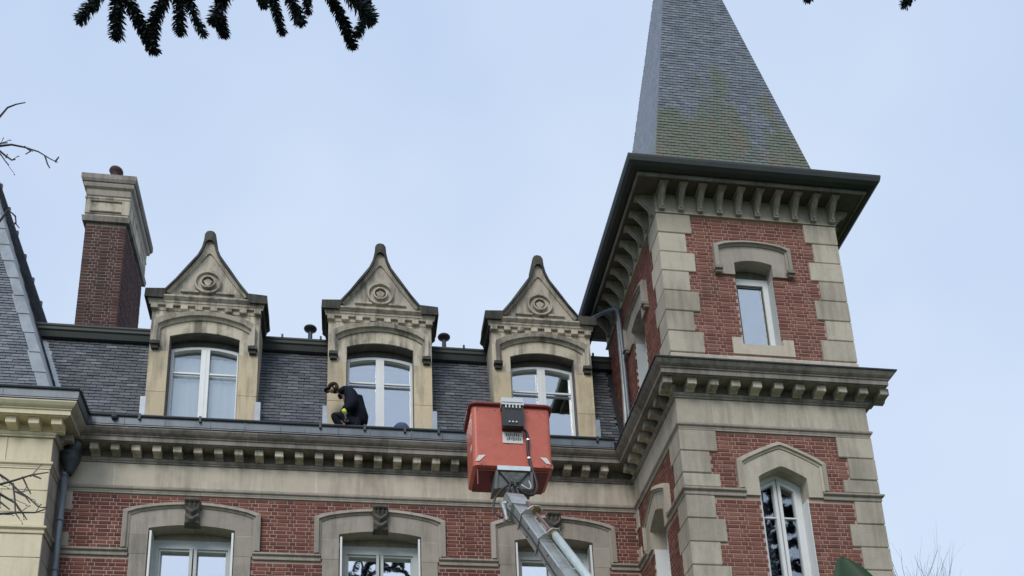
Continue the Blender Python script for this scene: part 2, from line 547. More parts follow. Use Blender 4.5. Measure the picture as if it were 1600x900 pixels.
def sweep_mb(prof, path, i, t0=None, t1=None, closed=False, caps=True):
    A, B, n_, mA, mB_ = sweep_frame(path, i, closed)
    u = (B - A).normalized()
    mb = MB()
    rows = []
    for (tt, P, m_) in ((t0, A, mA), (t1, B, mB_)):
        row = []
        for d, z in prof:
            if tt is None:
                q = P + m_ * d
            else:
                q = A + u * tt + n_ * d
            row.append((q.x, q.y, z))
        rows.append(row)
    k = len(prof)
    fs = [(j, (j + 1) % k, k + (j + 1) % k, k + j) for j in range(k)]
    if caps:
        fs += [tuple(range(k)), tuple(range(2 * k - 1, k - 1, -1))]
    mb.add(rows[0] + rows[1], fs)
    return mb


def sweep_pieces(name, prof, path, i, length, mat, parent, closed=False, gap=.004, jit=.15):
    A, B, n_, mA, mB_ = sweep_frame(path, i, closed)
    L = (B - A).length
    n = max(1, round(L / length))
    cuts = [None] + [L * (k + random.uniform(-jit, jit)) / n for k in range(1, n)] + [None]
    for k in range(n):
        t0 = cuts[k] + gap / 2 if cuts[k] is not None else None
        t1 = cuts[k + 1] - gap / 2 if cuts[k + 1] is not None else None
        part(name, sweep_mb(prof, path, i, t0, t1, closed), mat, parent)


def sweep_ranges(name, prof, path, i, ranges, length, mat, parent, gap=.004):
    A, B, n_, mA, mB_ = sweep_frame(path, i)
    for r0, r1 in ranges:
        a, b_ = (0 if r0 is None else r0), ((B - A).length if r1 is None else r1)
        n = max(1, round((b_ - a) / length))
        for k in range(n):
            t0 = a + (b_ - a) * k / n + gap / 2
            t1 = a + (b_ - a) * (k + 1) / n - gap / 2
            if k == 0 and r0 is None: t0 = None
            if k == n - 1 and r1 is None: t1 = None
            part(name, sweep_mb(prof, path, i, t0, t1), mat, parent)


# unit brick: chamfered front face, a 0..1, z 0..1, depth 0..1 along local z
def unit_brick():
    mb = MB()
    c, h = .035, .12
    vs = [(-.5, -.5, -1), (.5, -.5, -1), (.5, .5, -1), (-.5, .5, -1), (-.5, -.5, -.25), (.5, -.5, -.25), (.5, .5, -.25), (-.5, .5, -.25), (-.5 + c, -.5 + h, 0), (.5 - c, -.5 + h, 0), (.5 - c, .5 - h, 0), (-.5 + c, .5 - h, 0)]
    fs = [(8, 9, 10, 11)]
    for k in (0, 4):
        for i in range(4):
            j = (i + 1) % 4
            fs.append((k + i, k + j, k + 4 + j, k + 4 + i))
    mb.add(vs, fs)
    return mb


UB = unit_brick()
BR_MESH = {}


def sub_intervals(a0, a1, ex):
    segs = [(a0, a1)]
    for e0, e1 in ex:
        new = []
        for s0, s1 in segs:
            if e1 <= s0 or e0 >= s1:
                new.append((s0, s1))
            else:
                if e0 > s0: new.append((s0, e0))
                if e1 < s1: new.append((e1, s1))
        segs = new
    return segs


COURSE, JT = .0755, .011


def lay_bricks(F, a0, a1, z0, z1, exf, jt=JT, jd=.6):
    out = []
    nrow = int((z1 - z0) / COURSE)
    for r in range(nrow):
        zb = z0 + r * COURSE
        zt = zb + COURSE - jt
        ex = exf((zb + zt) / 2)
        segs = sub_intervals(a0, a1, ex)
        a = a0 - random.uniform(0, .02) - (.167 if r % 2 else 0)
        k = 0
        while a < a1:
            wdt = .215 if k % 2 == (r % 2) else .103
            b0, b1 = a, a + wdt
            a = b1 + jt
            k += 1
            for s0, s1 in segs:
                c0, c1 = max(b0, s0), min(b1, s1)
                if c1 - c0 > .035:
                    out.append((F, c0, c1, zb + random.uniform(-.001, .001), zt + random.uniform(-.001, .001), random.uniform(-.004, .006) * jd))
    return out


def brick_size(bk):
    F, a0, a1, z0, z1, d = bk
    p, q, r = px(F(a0, z0, 0)), px(F(a1, z0, 0)), px(F(a0, z1, 0))
    if not (-5 < p[0] < 1605 and -5 < r[1] < 905):
        return 0
    return abs((q[0] - p[0]) * (r[1] - p[1]) - (q[1] - p[1]) * (r[0] - p[0]))


def make_bricks(lst, mat, parent, cap, name='brick', depth=.03):
    lst = sorted(lst, key=brick_size, reverse=True)
    key = mat.name
    if key not in BR_MESH:
        BR_MESH[key] = UB.mesh('brick', mat)
    L = Vector(root_loc(parent))
    for F, a0, a1, z0, z1, d in lst[:cap]:
        o = bpy.data.objects.new(name, BR_MESH[key])
        COL.objects.link(o)
        o.parent = parent
        ctr = Vector(F((a0 + a1) / 2, (z0 + z1) / 2, d)) - L
        u = (Vector(F(1, 0, 0)) - Vector(F(0, 0, 0)))
        n_ = (Vector(F(0, 0, 1)) - Vector(F(0, 0, 0)))
        zz = Vector((0, 0, 1))
        R3 = Matrix((u, zz, n_)).transposed()
        o.matrix_basis = Matrix.Translation(ctr) @ R3.to_4x4() @ Matrix.Diagonal((a1 - a0, z1 - z0, depth, 1))
    if lst[cap:]:
        mb = MB()
        for F, a0, a1, z0, z1, d in lst[cap:]:
            vs = [F((a0 + a1) / 2 + x * (a1 - a0), (z0 + z1) / 2 + y * (z1 - z0), d + z * depth) for x, y, z in UB.v]
            mb.add(vs, UB.f)
        part(name, mb, mat, parent, kind='stuff')


def slab(mb, F, a0, a1, z0, z1, d0, d1, holes):
    zs = sorted({z0, z1, *[h[2] for h in holes if z0 < h[2] < z1], *[h[3] for h in holes if z0 < h[3] < z1]})
    for b0, b1 in zip(zs, zs[1:]):
        zm = (b0 + b1) / 2
        for s0, s1 in sub_intervals(a0, a1, [(h[0], h[1]) for h in holes if h[2] < zm < h[3]]):
            mb.fbox(F, s0, s1, b0, b1, d0, d1)


# slates on a planar face: O origin at eave, U along eave, V up the slope, N outward; width function of height
def lay_slates(O, U, V, N, height, left, right, sw, ex, exf=None, thick=.02, gap=.009):
    out = []
    n = int(height / ex)
    for r in range(n):
        v = r * ex
        a0, a1 = left(v), right(v)
        a = a0 - (sw / 2 if r % 2 else 0) - random.uniform(0, .01)
        exs = exf(v + ex * .5) if exf else []
        while a < a1:
            b0, b1 = max(a, a0), min(a + sw - gap, a1)
            a += sw
            for s0, s1 in sub_intervals(b0, b1, exs):
                if s1 - s0 > .03:
                    out.append((O, U, V, N, s0, s1, v - random.uniform(0, .005), ex, random.uniform(.8, 1.2) * thick))
    return out


def slate_pts(s):
    O, U, V, N, a0, a1, v, ex, h = s
    l = ex * 1.25
    P = lambda a, vv, n_: O + U * a + V * vv + N * n_
    return [P(a0, v, -.004), P(a1, v, -.004), P(a1, v, h), P(a0, v, h), P(a0, v + l, -.008), P(a1, v + l, -.008), P(a1, v + l, .002), P(a0, v + l, .002)]


def slate_size(s):
    q = slate_pts(s)
    p0, p1, p2 = px(q[0]), px(q[1]), px(q[4])
    if not (-5 < p0[0] < 1605 and -5 < p0[1] < 905):
        return 0
    return abs((p1[0] - p0[0]) * (p2[1] - p0[1]) - (p1[1] - p0[1]) * (p2[0] - p0[0]))


UNIT_SLATE = {}


def make_slates(lst, mat, parent, cap):
    lst = sorted(lst, key=slate_size, reverse=True)
    if mat.name not in UNIT_SLATE:
        mb = MB()
        mb.hexa([(0, 0, -.004), (1, 0, -.004), (1, 0, .013), (0, 0, .013), (0, 1, -.008), (1, 1, -.008), (1, 1, .002), (0, 1, .002)])
        UNIT_SLATE[mat.name] = mb.mesh('slate', mat)
    L = Vector(root_loc(parent))
    for s in lst[:cap]:
        O, U, V, N, a0, a1, v, ex, h = s
        o = bpy.data.objects.new('slate', UNIT_SLATE[mat.name])
        COL.objects.link(o)
        o.parent = parent
        R3 = Matrix((U, V, N)).transposed()
        o.matrix_basis = Matrix.Translation(O + U * a0 + V * v - L) @ R3.to_4x4() @ Matrix.Diagonal((a1 - a0, ex * 1.25, h / .013, 1))
    if lst[cap:]:
        mb = MB()
        for s in lst[cap:]:
            mb.hexa(slate_pts(s))
        part('slate', mb, mat, parent, kind='stuff')


# ------------------------------------------------------------------ levels shared by the whole house
XL, XR, YT, YTBK = 5.387, 8.728, -2.81, 1.0
XP, YP = -5.04, -.707
FM, FT, FTL, FTR = frame_front(0), frame_front(YT), frame_left(XL), frame_right(XR)
FP, FPR = frame_front(YP), frame_right(XP)
PATH = [(-13.0, YP), (XP, YP), (XP, 0), (XL, 0), (XL, YT), (XR, YT), (XR, YTBK)]
# segments: 0 pavilion front, 1 pavilion side, 2 main, 3 tower left, 4 tower front, 5 tower right
P_STRING = [(-.02, 10.36), (.03, 10.36), (.035, 10.375), (.035, 10.425), (.065, 10.44), (.075, 10.45), (.075, 10.478), (.055, 10.492), (-.02, 10.51)]
P_BAND = [(-.02, 11.585), (.022, 11.585), (.022, 11.61), (.03, 11.625), (.03, 11.645), (.055, 11.662), (.06, 11.675), (.06, 11.70), (.03, 11.725), (-.02, 11.73)]
P_BED = [(-.02, 12.19), (.045, 12.19), (.045, 12.215), (.06, 12.225), (.075, 12.25), (.075, 12.265), (-.02, 12.28)]
P_CORONA = [(-.02, 12.44), (.305, 12.44), (.305, 12.455), (.335, 12.455), (.335, 12.535), (.355, 12.545), (.355, 12.565), (.375, 12.575), (.405, 12.60), (.43, 12.635), (.44, 12.65), (.44, 12.672), (-.02, 12.68)]
P_APRON = [(.30, 12.685), (.455, 12.685), (.455, 12.705), (.465, 12.71), (.475, 12.85), (.30, 12.85)]

# ================================================================== MAIN WING
main = thing('main_wing', 'long red brick and stone wing with slate mansard, three gabled dormers and a carved cornice', 'house', (0, 3, 0))
DX = [-2.755, .547, 3.745]

bw = MB()
holes = [(c - .8, c + .8, 8.35, 11.1) for c in DX]
slab(bw, FM, XP + .002, XL - .002, 0, 12.3, -.35, -.008, holes)
wall = part('brick_wall', bw, M['mortar'], main)


def ex_main(z):
    ex = []
    for c in DX:
        if z < 10.36:
            ex.append((c - 1.03, c + 1.03))
        elif z < 11.2:
            ex.append((c - 1.16, c + 1.16))
        elif z < 11.43:
            wv = 1.16 * math.sqrt(max(0, (11.43 - z) / .2))
            ex.append((c - min(wv, 1.16), c + min(wv, 1.16)))
    if 11.2 < z < 11.6 or 10.78 < z < 10.52:
        ex.append((-6, -4.83))
    if 10.36 < z < 10.51:
        ex.append((-6, 6))
    return ex


bl = lay_bricks(FM, XP + .02, XL - .01, 8.5, 10.35, ex_main) + lay_bricks(FM, XP + .02, XL - .01, 10.515, 11.58, ex_main)
make_bricks(bl, M['brick'], wall, 215)
for z0, z1 in ((11.22, 11.585), (10.515, 10.78)):
    q = MB(); q.fbox(FM, XP, -4.82, z0, z1, -.05, .02, .006)
    part('quoin', q, M['stone_frieze'], main)
g_ = [c - XP for c in DX]
sweep_ranges('string_course_stone', P_STRING, PATH, 2, [(None, g_[0] - 1.057), (g_[0] + 1.057, g_[1] - 1.057), (g_[1] + 1.057, g_[2] - 1.057), (g_[2] + 1.057, None)], 1.3, M['stone'], main)
sweep_pieces('band_moulding', P_BAND, PATH, 2, 1.1, M['stone'], main)
# frieze blocks
xs = [XP + .003, -4.15, -3.3, -2.55, -1.6, -.62, .1, .62, 1.55, 2.4, 3.35, 4.2, 4.75, XL - .003]
for a, b_ in zip(xs, xs[1:]):
    q = MB(); q.fbox(FM, a + .007, b_ - .007, 11.732, 12.188, -.1, .022, .003)
    part('frieze_stone', q, M['stone_frieze'], main)
q = MB(); q.fbox(FM, XP + .01, XL - .01, 11.733, 12.187, -.02, .0205)
part('frieze_joint', q, M['mortar_white'], main)
sweep_pieces('bed_moulding', P_BED, PATH, 2, 1.5, M['stone_cornice'], main)
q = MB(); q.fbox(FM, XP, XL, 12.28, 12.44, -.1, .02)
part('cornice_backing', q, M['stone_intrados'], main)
sweep_pieces('cornice_stone', P_CORONA, PATH, 2, 1.15, M['stone_cornice'], main)


def modillion(F, a, wd=.155):
    mb = MB()
    prof = [(.0, 12.438), (.255, 12.438), (.255, 12.325), (.247, 12.315), (.14, 12.312), (.10, 12.30), (.085, 12.275), (.03, 12.265), (0, 12.265)]
    vs = [F(a - wd / 2, z, d) for d, z in prof] + [F(a + wd / 2, z, d) for d, z in prof]
    k = len(prof)
    mb.add(vs, [tuple(range(k)), tuple(range(2 * k - 1, k - 1, -1))] + [(j, (j + 1) % k, k + (j + 1) % k, k + j) for j in range(k)])
    return mb


x = -4.48
while x < 4.9:
    part('modillion', modillion(FM, x, .145), M['stone_block'], main)
    x += .3555
# zinc gutter
sweep_pieces('gutter_panel', P_APRON, PATH, 2, .62, M['zinc'], main, gap=.006, jit=.25)


def path_pts(seg0, seg1, d, z):
    pts = []
    for i in range(seg0, seg1 + 1):
        A, B, n_, mA, mB_ = sweep_frame(PATH, i)
        if not pts:
            p = A + mA * d; pts.append((p.x, p.y, z))
        p = B + mB_ * d
        pts.append((p.x, p.y, z))
    return pts


q = MB()
pp = path_pts(2, 2, .485, 12.875)
q.tube([pp[0], (XL - .45, pp[1][1], 12.875)], .028, 8)
q.box(XP + .4, XL - .3, -.47, .12, 12.80, 12.815)
part('gutter', q, M['zinc_dark'], main, smooth=False)
for x in (-3.7, -2.66, -.55, .25, .98, 1.6, 4.6):
    q = MB(); q.box(x - .02, x + .02, -.515, -.47, 12.80, 12.915); part('gutter_hook', q, M['zinc_dark'], main)
q = MB(); q.lathe((-4.12, -.49, 12.80), [(.045, -.02), (.06, .01), (.06, .05), (.03, .08)], 8)
part('overflow_spout', q, M['zinc_dark'], main)

# mansard
MB0 = Vector((0, .10, 12.82)); MTOP = Vector((0, .93, 15.48))
Vv = (MTOP - MB0).normalized(); Uu = Vector((1, 0, 0)); Nn = Uu.cross(Vv)
if Nn.y > 0: Nn = -Nn
mh = (MTOP - MB0).length
q = MB()
outl = [(-6.2, 0)]
for c in DX:
    outl += [(c - .95, 0), (c - .95, mh - .22), (c + .95, mh - .22), (c + .95, 0)]
outl += [(XL - .001, 0), (XL - .001, mh), (-6.2, mh)]
q.prism(lambda a, v, n_: tuple(MB0 + Uu * a + Vv * v + Nn * n_), outl, -.06, 0)
roof = part('mansard_roof', q, M['underlay'], main)


def pav_edge(z):      # where the pavilion roof cuts the mansard
    return -5.1 - (z - 13.0) / 2.8


def ex_roof(v):
    z = MB0.z + Vv.z * v
    ex = [(c - .985, c + .985) for c in DX]
    ex.append((-8, pav_edge(z) + .12))
    return ex


sl_ = lay_slates(Vector((0, .10, 12.82)) + Nn * .012, Uu, Vv, Nn, mh, lambda v: -6.1, lambda v: XL - .12, .212, .0875, ex_roof)
make_slates(sl_, M['slate'], roof, 290)
# zinc crown of the mansard: lower roll, flat band, top roll
q = MB()
q.prism(lambda a, z, d: (d, a, z), [(.80, 15.42), (.86, 15.40), (.90, 15.47), (.865, 15.60), (.84, 15.63), (.84, 15.68), (.90, 15.74), (1.3, 15.78), (1.3, 15.42)], -6.35, XL - .01)
q.tube([(-6.3, .84, 15.43), (XL - .01, .84, 15.43)], .022, 6)
q.tube([(-6.35, .88, 15.72), (XL - .01, .88, 15.72)], .055, 10)
part('ridge_cap', q, M['zinc_moss'], main)
for x in (-3.9, -1.38, -.62, 2.28, 4.75, 5.0):
    q = MB(); q.box(x - .02, x + .02, .82, .86, 15.74, 15.82); part('ridge_hook', q, M['zinc_dark'], main)
q = MB(); q.hexa([(-6.3, 1.0, 15.6), (XL, 1.0, 15.6), (XL, 9, 15.6), (-6.3, 9, 15.6), (-6.3, 1.0, 15.76), (XL, 1.0, 15.76), (XL, 9, 16.6), (-6.3, 9, 16.6)])
part('upper_roof', q, M['zinc'], main)
# vents on the roof
v0 = None
for x in (-.845, 1.905):
    q = MB()
    q.lathe((x, 1.15, 15.7), [(.045, 0), (.045, .46)], 10)
    q.lathe((x, 1.15, 16.16), [(.05, 0), (.125, .05), (.135, .075), (.125, .095), (.05, .13), (.0, .135)], 14)
    part('roof_vent', q, M['zinc_dark'], main, smooth=False)

# ---- dormer, built once about x = 0 and copied
FD = frame_front(.068)


def at0(F):
    return lambda a, z, d: (F(a, z, d)[0] + DX[0], F(a, z, d)[1], F(a, z, d)[2])


F0 = at0(FD)
sp, md = 15.03, 15.15
q = MB()
inn = [(-.645, 12.86), (-.645, sp)] + arc(-.645, .645, sp, md, 10)[1:-1] + [(.645, sp), (.645, 12.86)]
out = [(-1.0, 12.86), (-1.0, 15.6)] + [(a * 1.0 / .645, 15.6) for a, z in arc(-.645, .645, sp, md, 10)[1:-1]] + [(1.0, 15.6), (1.0, 12.86)]
q.ribbon(F0, out, inn, -.23, 0)
dormer = part('dormer', q, M['stone_dormer'], main)
q = MB()      # side cheeks running back into the roof and the body behind the front
for s in (-1, 1):
    q.hexa([F0(s * .995, 12.86, -.232), F0(s * .93, 12.86, -.232), F0(s * .93, 12.86, -1.0), F0(s * .995, 12.86, -1.0), F0(s * .995, 15.6, -.232), F0(s * .93, 15.6, -.232), F0(s * .93, 15.6, -1.0), F0(s * .995, 15.6, -1.0)])
q.fbox(F0, -.93, .93, 15.3, 15.6, -1.0, -.24)
part('cheek', q, M['stone_gable'], dormer)
for s in (-1, 1):
    q = MB(); q.fbox(F0, s * 1.03 - .05, s * 1.03 + .05, 12.86, 13.66, -.10, .014)
    part('lead_flashing', q, M['zinc_light'], dormer)
q = MB()
ln_o = [(-.6452, 12.88), (-.6452, sp)] + arc(-.645, .645, sp, md, 10)[1:-1] + [(.6452, sp), (.6452, 12.88)]
ln_i = [(-.632, 12.88), (-.632, sp - .012)] + arc(-.632, .632, sp - .012, md - .014, 10)[1:-1] + [(.632, sp - .012), (.632, 12.88)]
q.ribbon(F0, ln_o, ln_i, -.228, -.03)
part('arch_lining', q, M['dark_wood'], dormer)
# joints in the jambs: base blocks slightly proud
for s in (-1, 1):
    for z0, z1 in ((12.88, 13.78), (13.786, 14.68)):
        q = MB(); q.fbox(F0, min(s * .647, s * .998), max(s * .647, s * .998), z0, z1, -.05, .008, .003)
        part('jamb_stone', q, M['stone_ochre'], dormer)
# hood mould
q = MB()
ho = [(-.93, 14.84), (-.93, 15.31)] + arc(-.93, .93, 15.33, 15.545, 12)[1:-1] + [(.93, 15.31), (.93, 14.84)]
hi = [(-.86, 14.84), (-.86, 15.22)] + arc(-.86, .86, 15.25, 15.475, 12)[1:-1] + [(.86, 15.22), (.86, 14.84)]
hj = [(-.82, 14.84), (-.82, 15.17)] + arc(-.82, .82, 15.19, 15.415, 12)[1:-1] + [(.82, 15.17), (.82, 14.84)]
q.ribbon(F0, ho, hi, -.01, .125, d1i=.10)
q.ribbon(F0, hi, hj, -.01, .055, d1i=.03)
part('hood_mould', q, M['stone_gable'], dormer)
for s in (-1, 1):
    q = MB()
    q.fbox(F0, s * .895 - .085, s * .895 + .085, 14.775, 14.84, -.01, .11)
    q.fbox(F0, s * .895 - .065, s * .895 + .065, 14.70, 14.775, -.01, .07)
    part('hood_stop', q, M['stone_black'], dormer)
# dentils and cornice
for k in range(8):
    a = -.955 + k * .273
    q = MB(); q.fbox(F0, a - .066, a + .066, 15.606, 15.702, -.05, .075, .005)
    part('dentil', q, M['stone_dormer'], dormer)
q = MB(); q.fbox(F0, -1.0, 1.0, 15.6, 15.715, -.3, .012)
part('dentil_band', q, M['stone_gable'], dormer)
dpath = [(DX[0] - 1.0, .8), (DX[0] - 1.0, .068), (DX[0] + 1.0, .068), (DX[0] + 1.0, .8)]
pc = [(-.3, 15.70), (.055, 15.70), (.065, 15.745), (.075, 15.75), (.075, 15.79), (.09, 15.80), (.135, 15.845), (.135, 15.875), (.10, 15.89), (-.3, 15.90)]
for i in range(3):
    prof = pc
    part('cornice', sweep_mb(prof, dpath, i), M['stone_gable'] if i == 1 else M['stone_black'], dormer)
# weathered blocks at both ends of the cornice
for s in (-1, 1):
    q = MB()
    pts = [(s * 1.14, 15.80), (s * .80, 15.80), (s * .74, 15.99), (s * .76, 16.01), (s * 1.13, 15.985)]
    q.prism(F0, pts, -.55, .142)
    part('acroter_block', q, M['stone_black'], dormer)
# tympanum
q = MB(); q.prism(F0, [(-.74, 15.88), (.74, 15.88), (0, 17.0)], -.25, .03)
part('tympanum', q, M['stone_gable'], dormer)
q = MB()      # plain raised base line in the tympanum
q.prism(F0, [(-.70, 15.895), (.70, 15.895), (.66, 15.94), (-.66, 15.94)], 0, .07)
for a0, a1 in ((-.50, -.16), (.16, .50)):
    q.fbox(F0, a0, a1, 16.015, 16.05, 0, .075)
part('relief_bar', q, M['stone_gable'], dormer)
q = MB()
circ = lambda r, zc=16.26: [(r * math.cos(2 * PI * k / 24), zc + r * math.sin(2 * PI * k / 24)) for k in range(24)]
q.ribbon(F0, circ(.258), circ(.222), 0, .10, True)
q.ribbon(F0, circ(.225), circ(.14), 0, .045, True)
q.ribbon(F0, circ(.142), circ(.112), 0, .11, True)
part('medallion', q, M['stone_gable'], dormer)
q = MB()
q.prism(F0, [(0, 16.17), (.05, 16.22), (.085, 16.29), (.04, 16.32), (0, 16.36), (-.04, 16.32), (-.085, 16.29), (-.05, 16.22)], 0, .075)
part('carved_leaf', q, M['stone_dormer'], dormer)
q = MB()
q.prism(F0, [(0, 16.52), (.09, 16.56), (.03, 16.60), (0, 16.74), (-.03, 16.60), (-.09, 16.56)], 0, .05)
part('carved_leaf', q, M['stone_dormer'], dormer)
# coping rising in a curve to the finial
oc = [(-.80, 15.985), (-.60, 16.26), (-.40, 16.58), (-.22, 16.86), (-.15, 17.04), (-.115, 17.22), (-.105, 17.37), (-.065, 17.435), (0, 17.455), (.065, 17.435), (.105, 17.37), (.115, 17.22), (.15, 17.04), (.22, 16.86), (.40, 16.58), (.60, 16.26), (.80, 15.985)]
ic = [(-.70, 15.955), (-.54, 16.18), (-.36, 16.44), (-.20, 16.69), (-.12, 16.81), (-.08, 16.88), (-.05, 16.92), (-.02, 16.955), (0, 16.97), (.02, 16.955), (.05, 16.92), (.08, 16.88), (.12, 16.81), (.20, 16.69), (.36, 16.44), (.54, 16.18), (.70, 15.955)]
mid = [((a * .5 + c * .5), (b_ * .5 + e * .5)) for (a, b_), (c, e) in zip(ic, oc)]
q = MB(); q.ribbon(F0, oc, mid, -.36, .13, d1i=.16)
part('gable_coping', q, M['stone_black'], dormer)
q = MB(); q.ribbon(F0, mid, ic, -.01, .10, d1i=.06)
part('gable_moulding', q, M['stone_gable'], dormer)
# little roof behind the gable
q = MB(); q.prism(F0, [(-.95, 15.9), (.95, 15.9), (0, 16.75)], -1.6, -.26)
part('dormer_roof', q, M['zinc_dark'], dormer)
q = MB(); q.prism(F0, [(-.66, 14.94), (.66, 14.94), (.66, 15.3), (-.66, 15.3)], -.40, -.262)
part('shutter_box', q, M['dark_wood'], dormer)
dormers = [dormer] + [copy_part(dormer, (DX[k] - DX[0], 0, 0)) for k in (1, 2)]

# dormer windows
F1 = at0(frame_front(.30))


def dormer_window(cx, glassmat, curtain):
    F = lambda a, z, d: (a + cx, .30 - d, z)
    q = MB()
    o_ = [(-.66, 12.95), (-.66, 14.88)] + arc(-.66, .66, 14.88, 14.975, 10)[1:-1] + [(.66, 14.88), (.66, 12.95)]
    i_ = [(-.585, 12.95), (-.585, 14.83)] + arc(-.585, .585, 14.83, 14.925, 10)[1:-1] + [(.585, 14.83), (.585, 12.95)]
    q.ribbon(F, o_, i_, -.10, .02)
    win = part('window', q, M['white'], main)
    for s in (-1, 1):
        q = MB()
        a0, a1 = (.015, .08) if s > 0 else (-.08, -.015)
        q.fbox(F, min(a0, a1), max(a0, a1), 12.95, 14.915, -.045, .03)
        part('stile', q, M['white'], win)
        q = MB(); q.fbox(F, min(s * .08, s * .585), max(s * .08, s * .585), 14.365, 14.40, -.03, .012)
        part('glazing_bar', q, M['white'], win)
        q = MB()
        q.fbox(F, min(s * .08, s * .59), max(s * .08, s * .59), 12.95, 14.93, -.075, -.068)
        part('pane', q, glassmat, win)
    q = MB(); q.fbox(F, -.015, .015, 12.95, 14.915, -.04, .038)
    part('cover_strip', q, M['white'], win)
    if curtain:
        for s in (-1, 1):
            q = MB()
            n = 24
            vs = []
            for k in range(n + 1):
                a = s * (.05 + .56 * k / n)
                d = -.11 - .006 * math.sin(k * 1.1) - .004 * math.sin(k * .5)
                vs += [F(a, 12.95, d), F(a, 14.80, d)]
            q.add(vs, [(2 * k, 2 * k + 2, 2 * k + 3, 2 * k + 1) for k in range(n)])
            part('curtain', q, M['curtain'], win, smooth=True)
    q = MB()
    q.fbox(F, -.9, .9, 12.9, 15.25, -1.2, -1.19)
    q.fbox(F, -.9, -.88, 12.9, 15.25, -1.2, -.07); q.fbox(F, .88, .9, 12.9, 15.25, -1.2, -.07)
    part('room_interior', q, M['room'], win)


dormer_window(DX[0], M['glass_clear'], True)
dormer_window(DX[1], M['glass'], False)
dormer_window(DX[2], M['glass'], False)


# ---- windows of the storey below
def keystone_mb(cx, F=FM):
    mb = MB()
    nx, nz = 12, 22
    vs = []
    for j in range(nz + 1):
        z = 10.945 + (11.455 - 10.945) * j / nz
        tz = j / nz
        hw = .145 - .02 * tz if tz < .68 else .155
        if tz > .93: hw = .125
        for i in range(nx + 1):
            u = -1 + 2 * i / nx
            d = .13
            if tz < .1: d = .10 + .05 * math.sin(tz / .1 * PI / 2)
            elif tz < .66:
                d = .10 + .09 * abs(math.sin((tz * 11 - abs(u) * 2.6))) * (1 - .3 * abs(u)) + .03 * math.cos(u * PI / 2)
            elif tz < .84:
                d = .13 + .07 * abs(math.sin(u * PI * 2)) + .03 * math.sin(tz * 60)
            else:
                d = .19 + .03 * math.cos((tz - .92) * 18)
            if abs(u) == 1: d = -.02
            vs.append(F(cx + u * hw, z, d if 0 < j < nz else -.02))
    fs = [(j * (nx + 1) + i, j * (nx + 1) + i + 1, (j + 1) * (nx + 1) + i + 1, (j + 1) * (nx + 1) + i) for j in range(nz) for i in range(nx)]
    mb.add(vs, fs)
    return mb


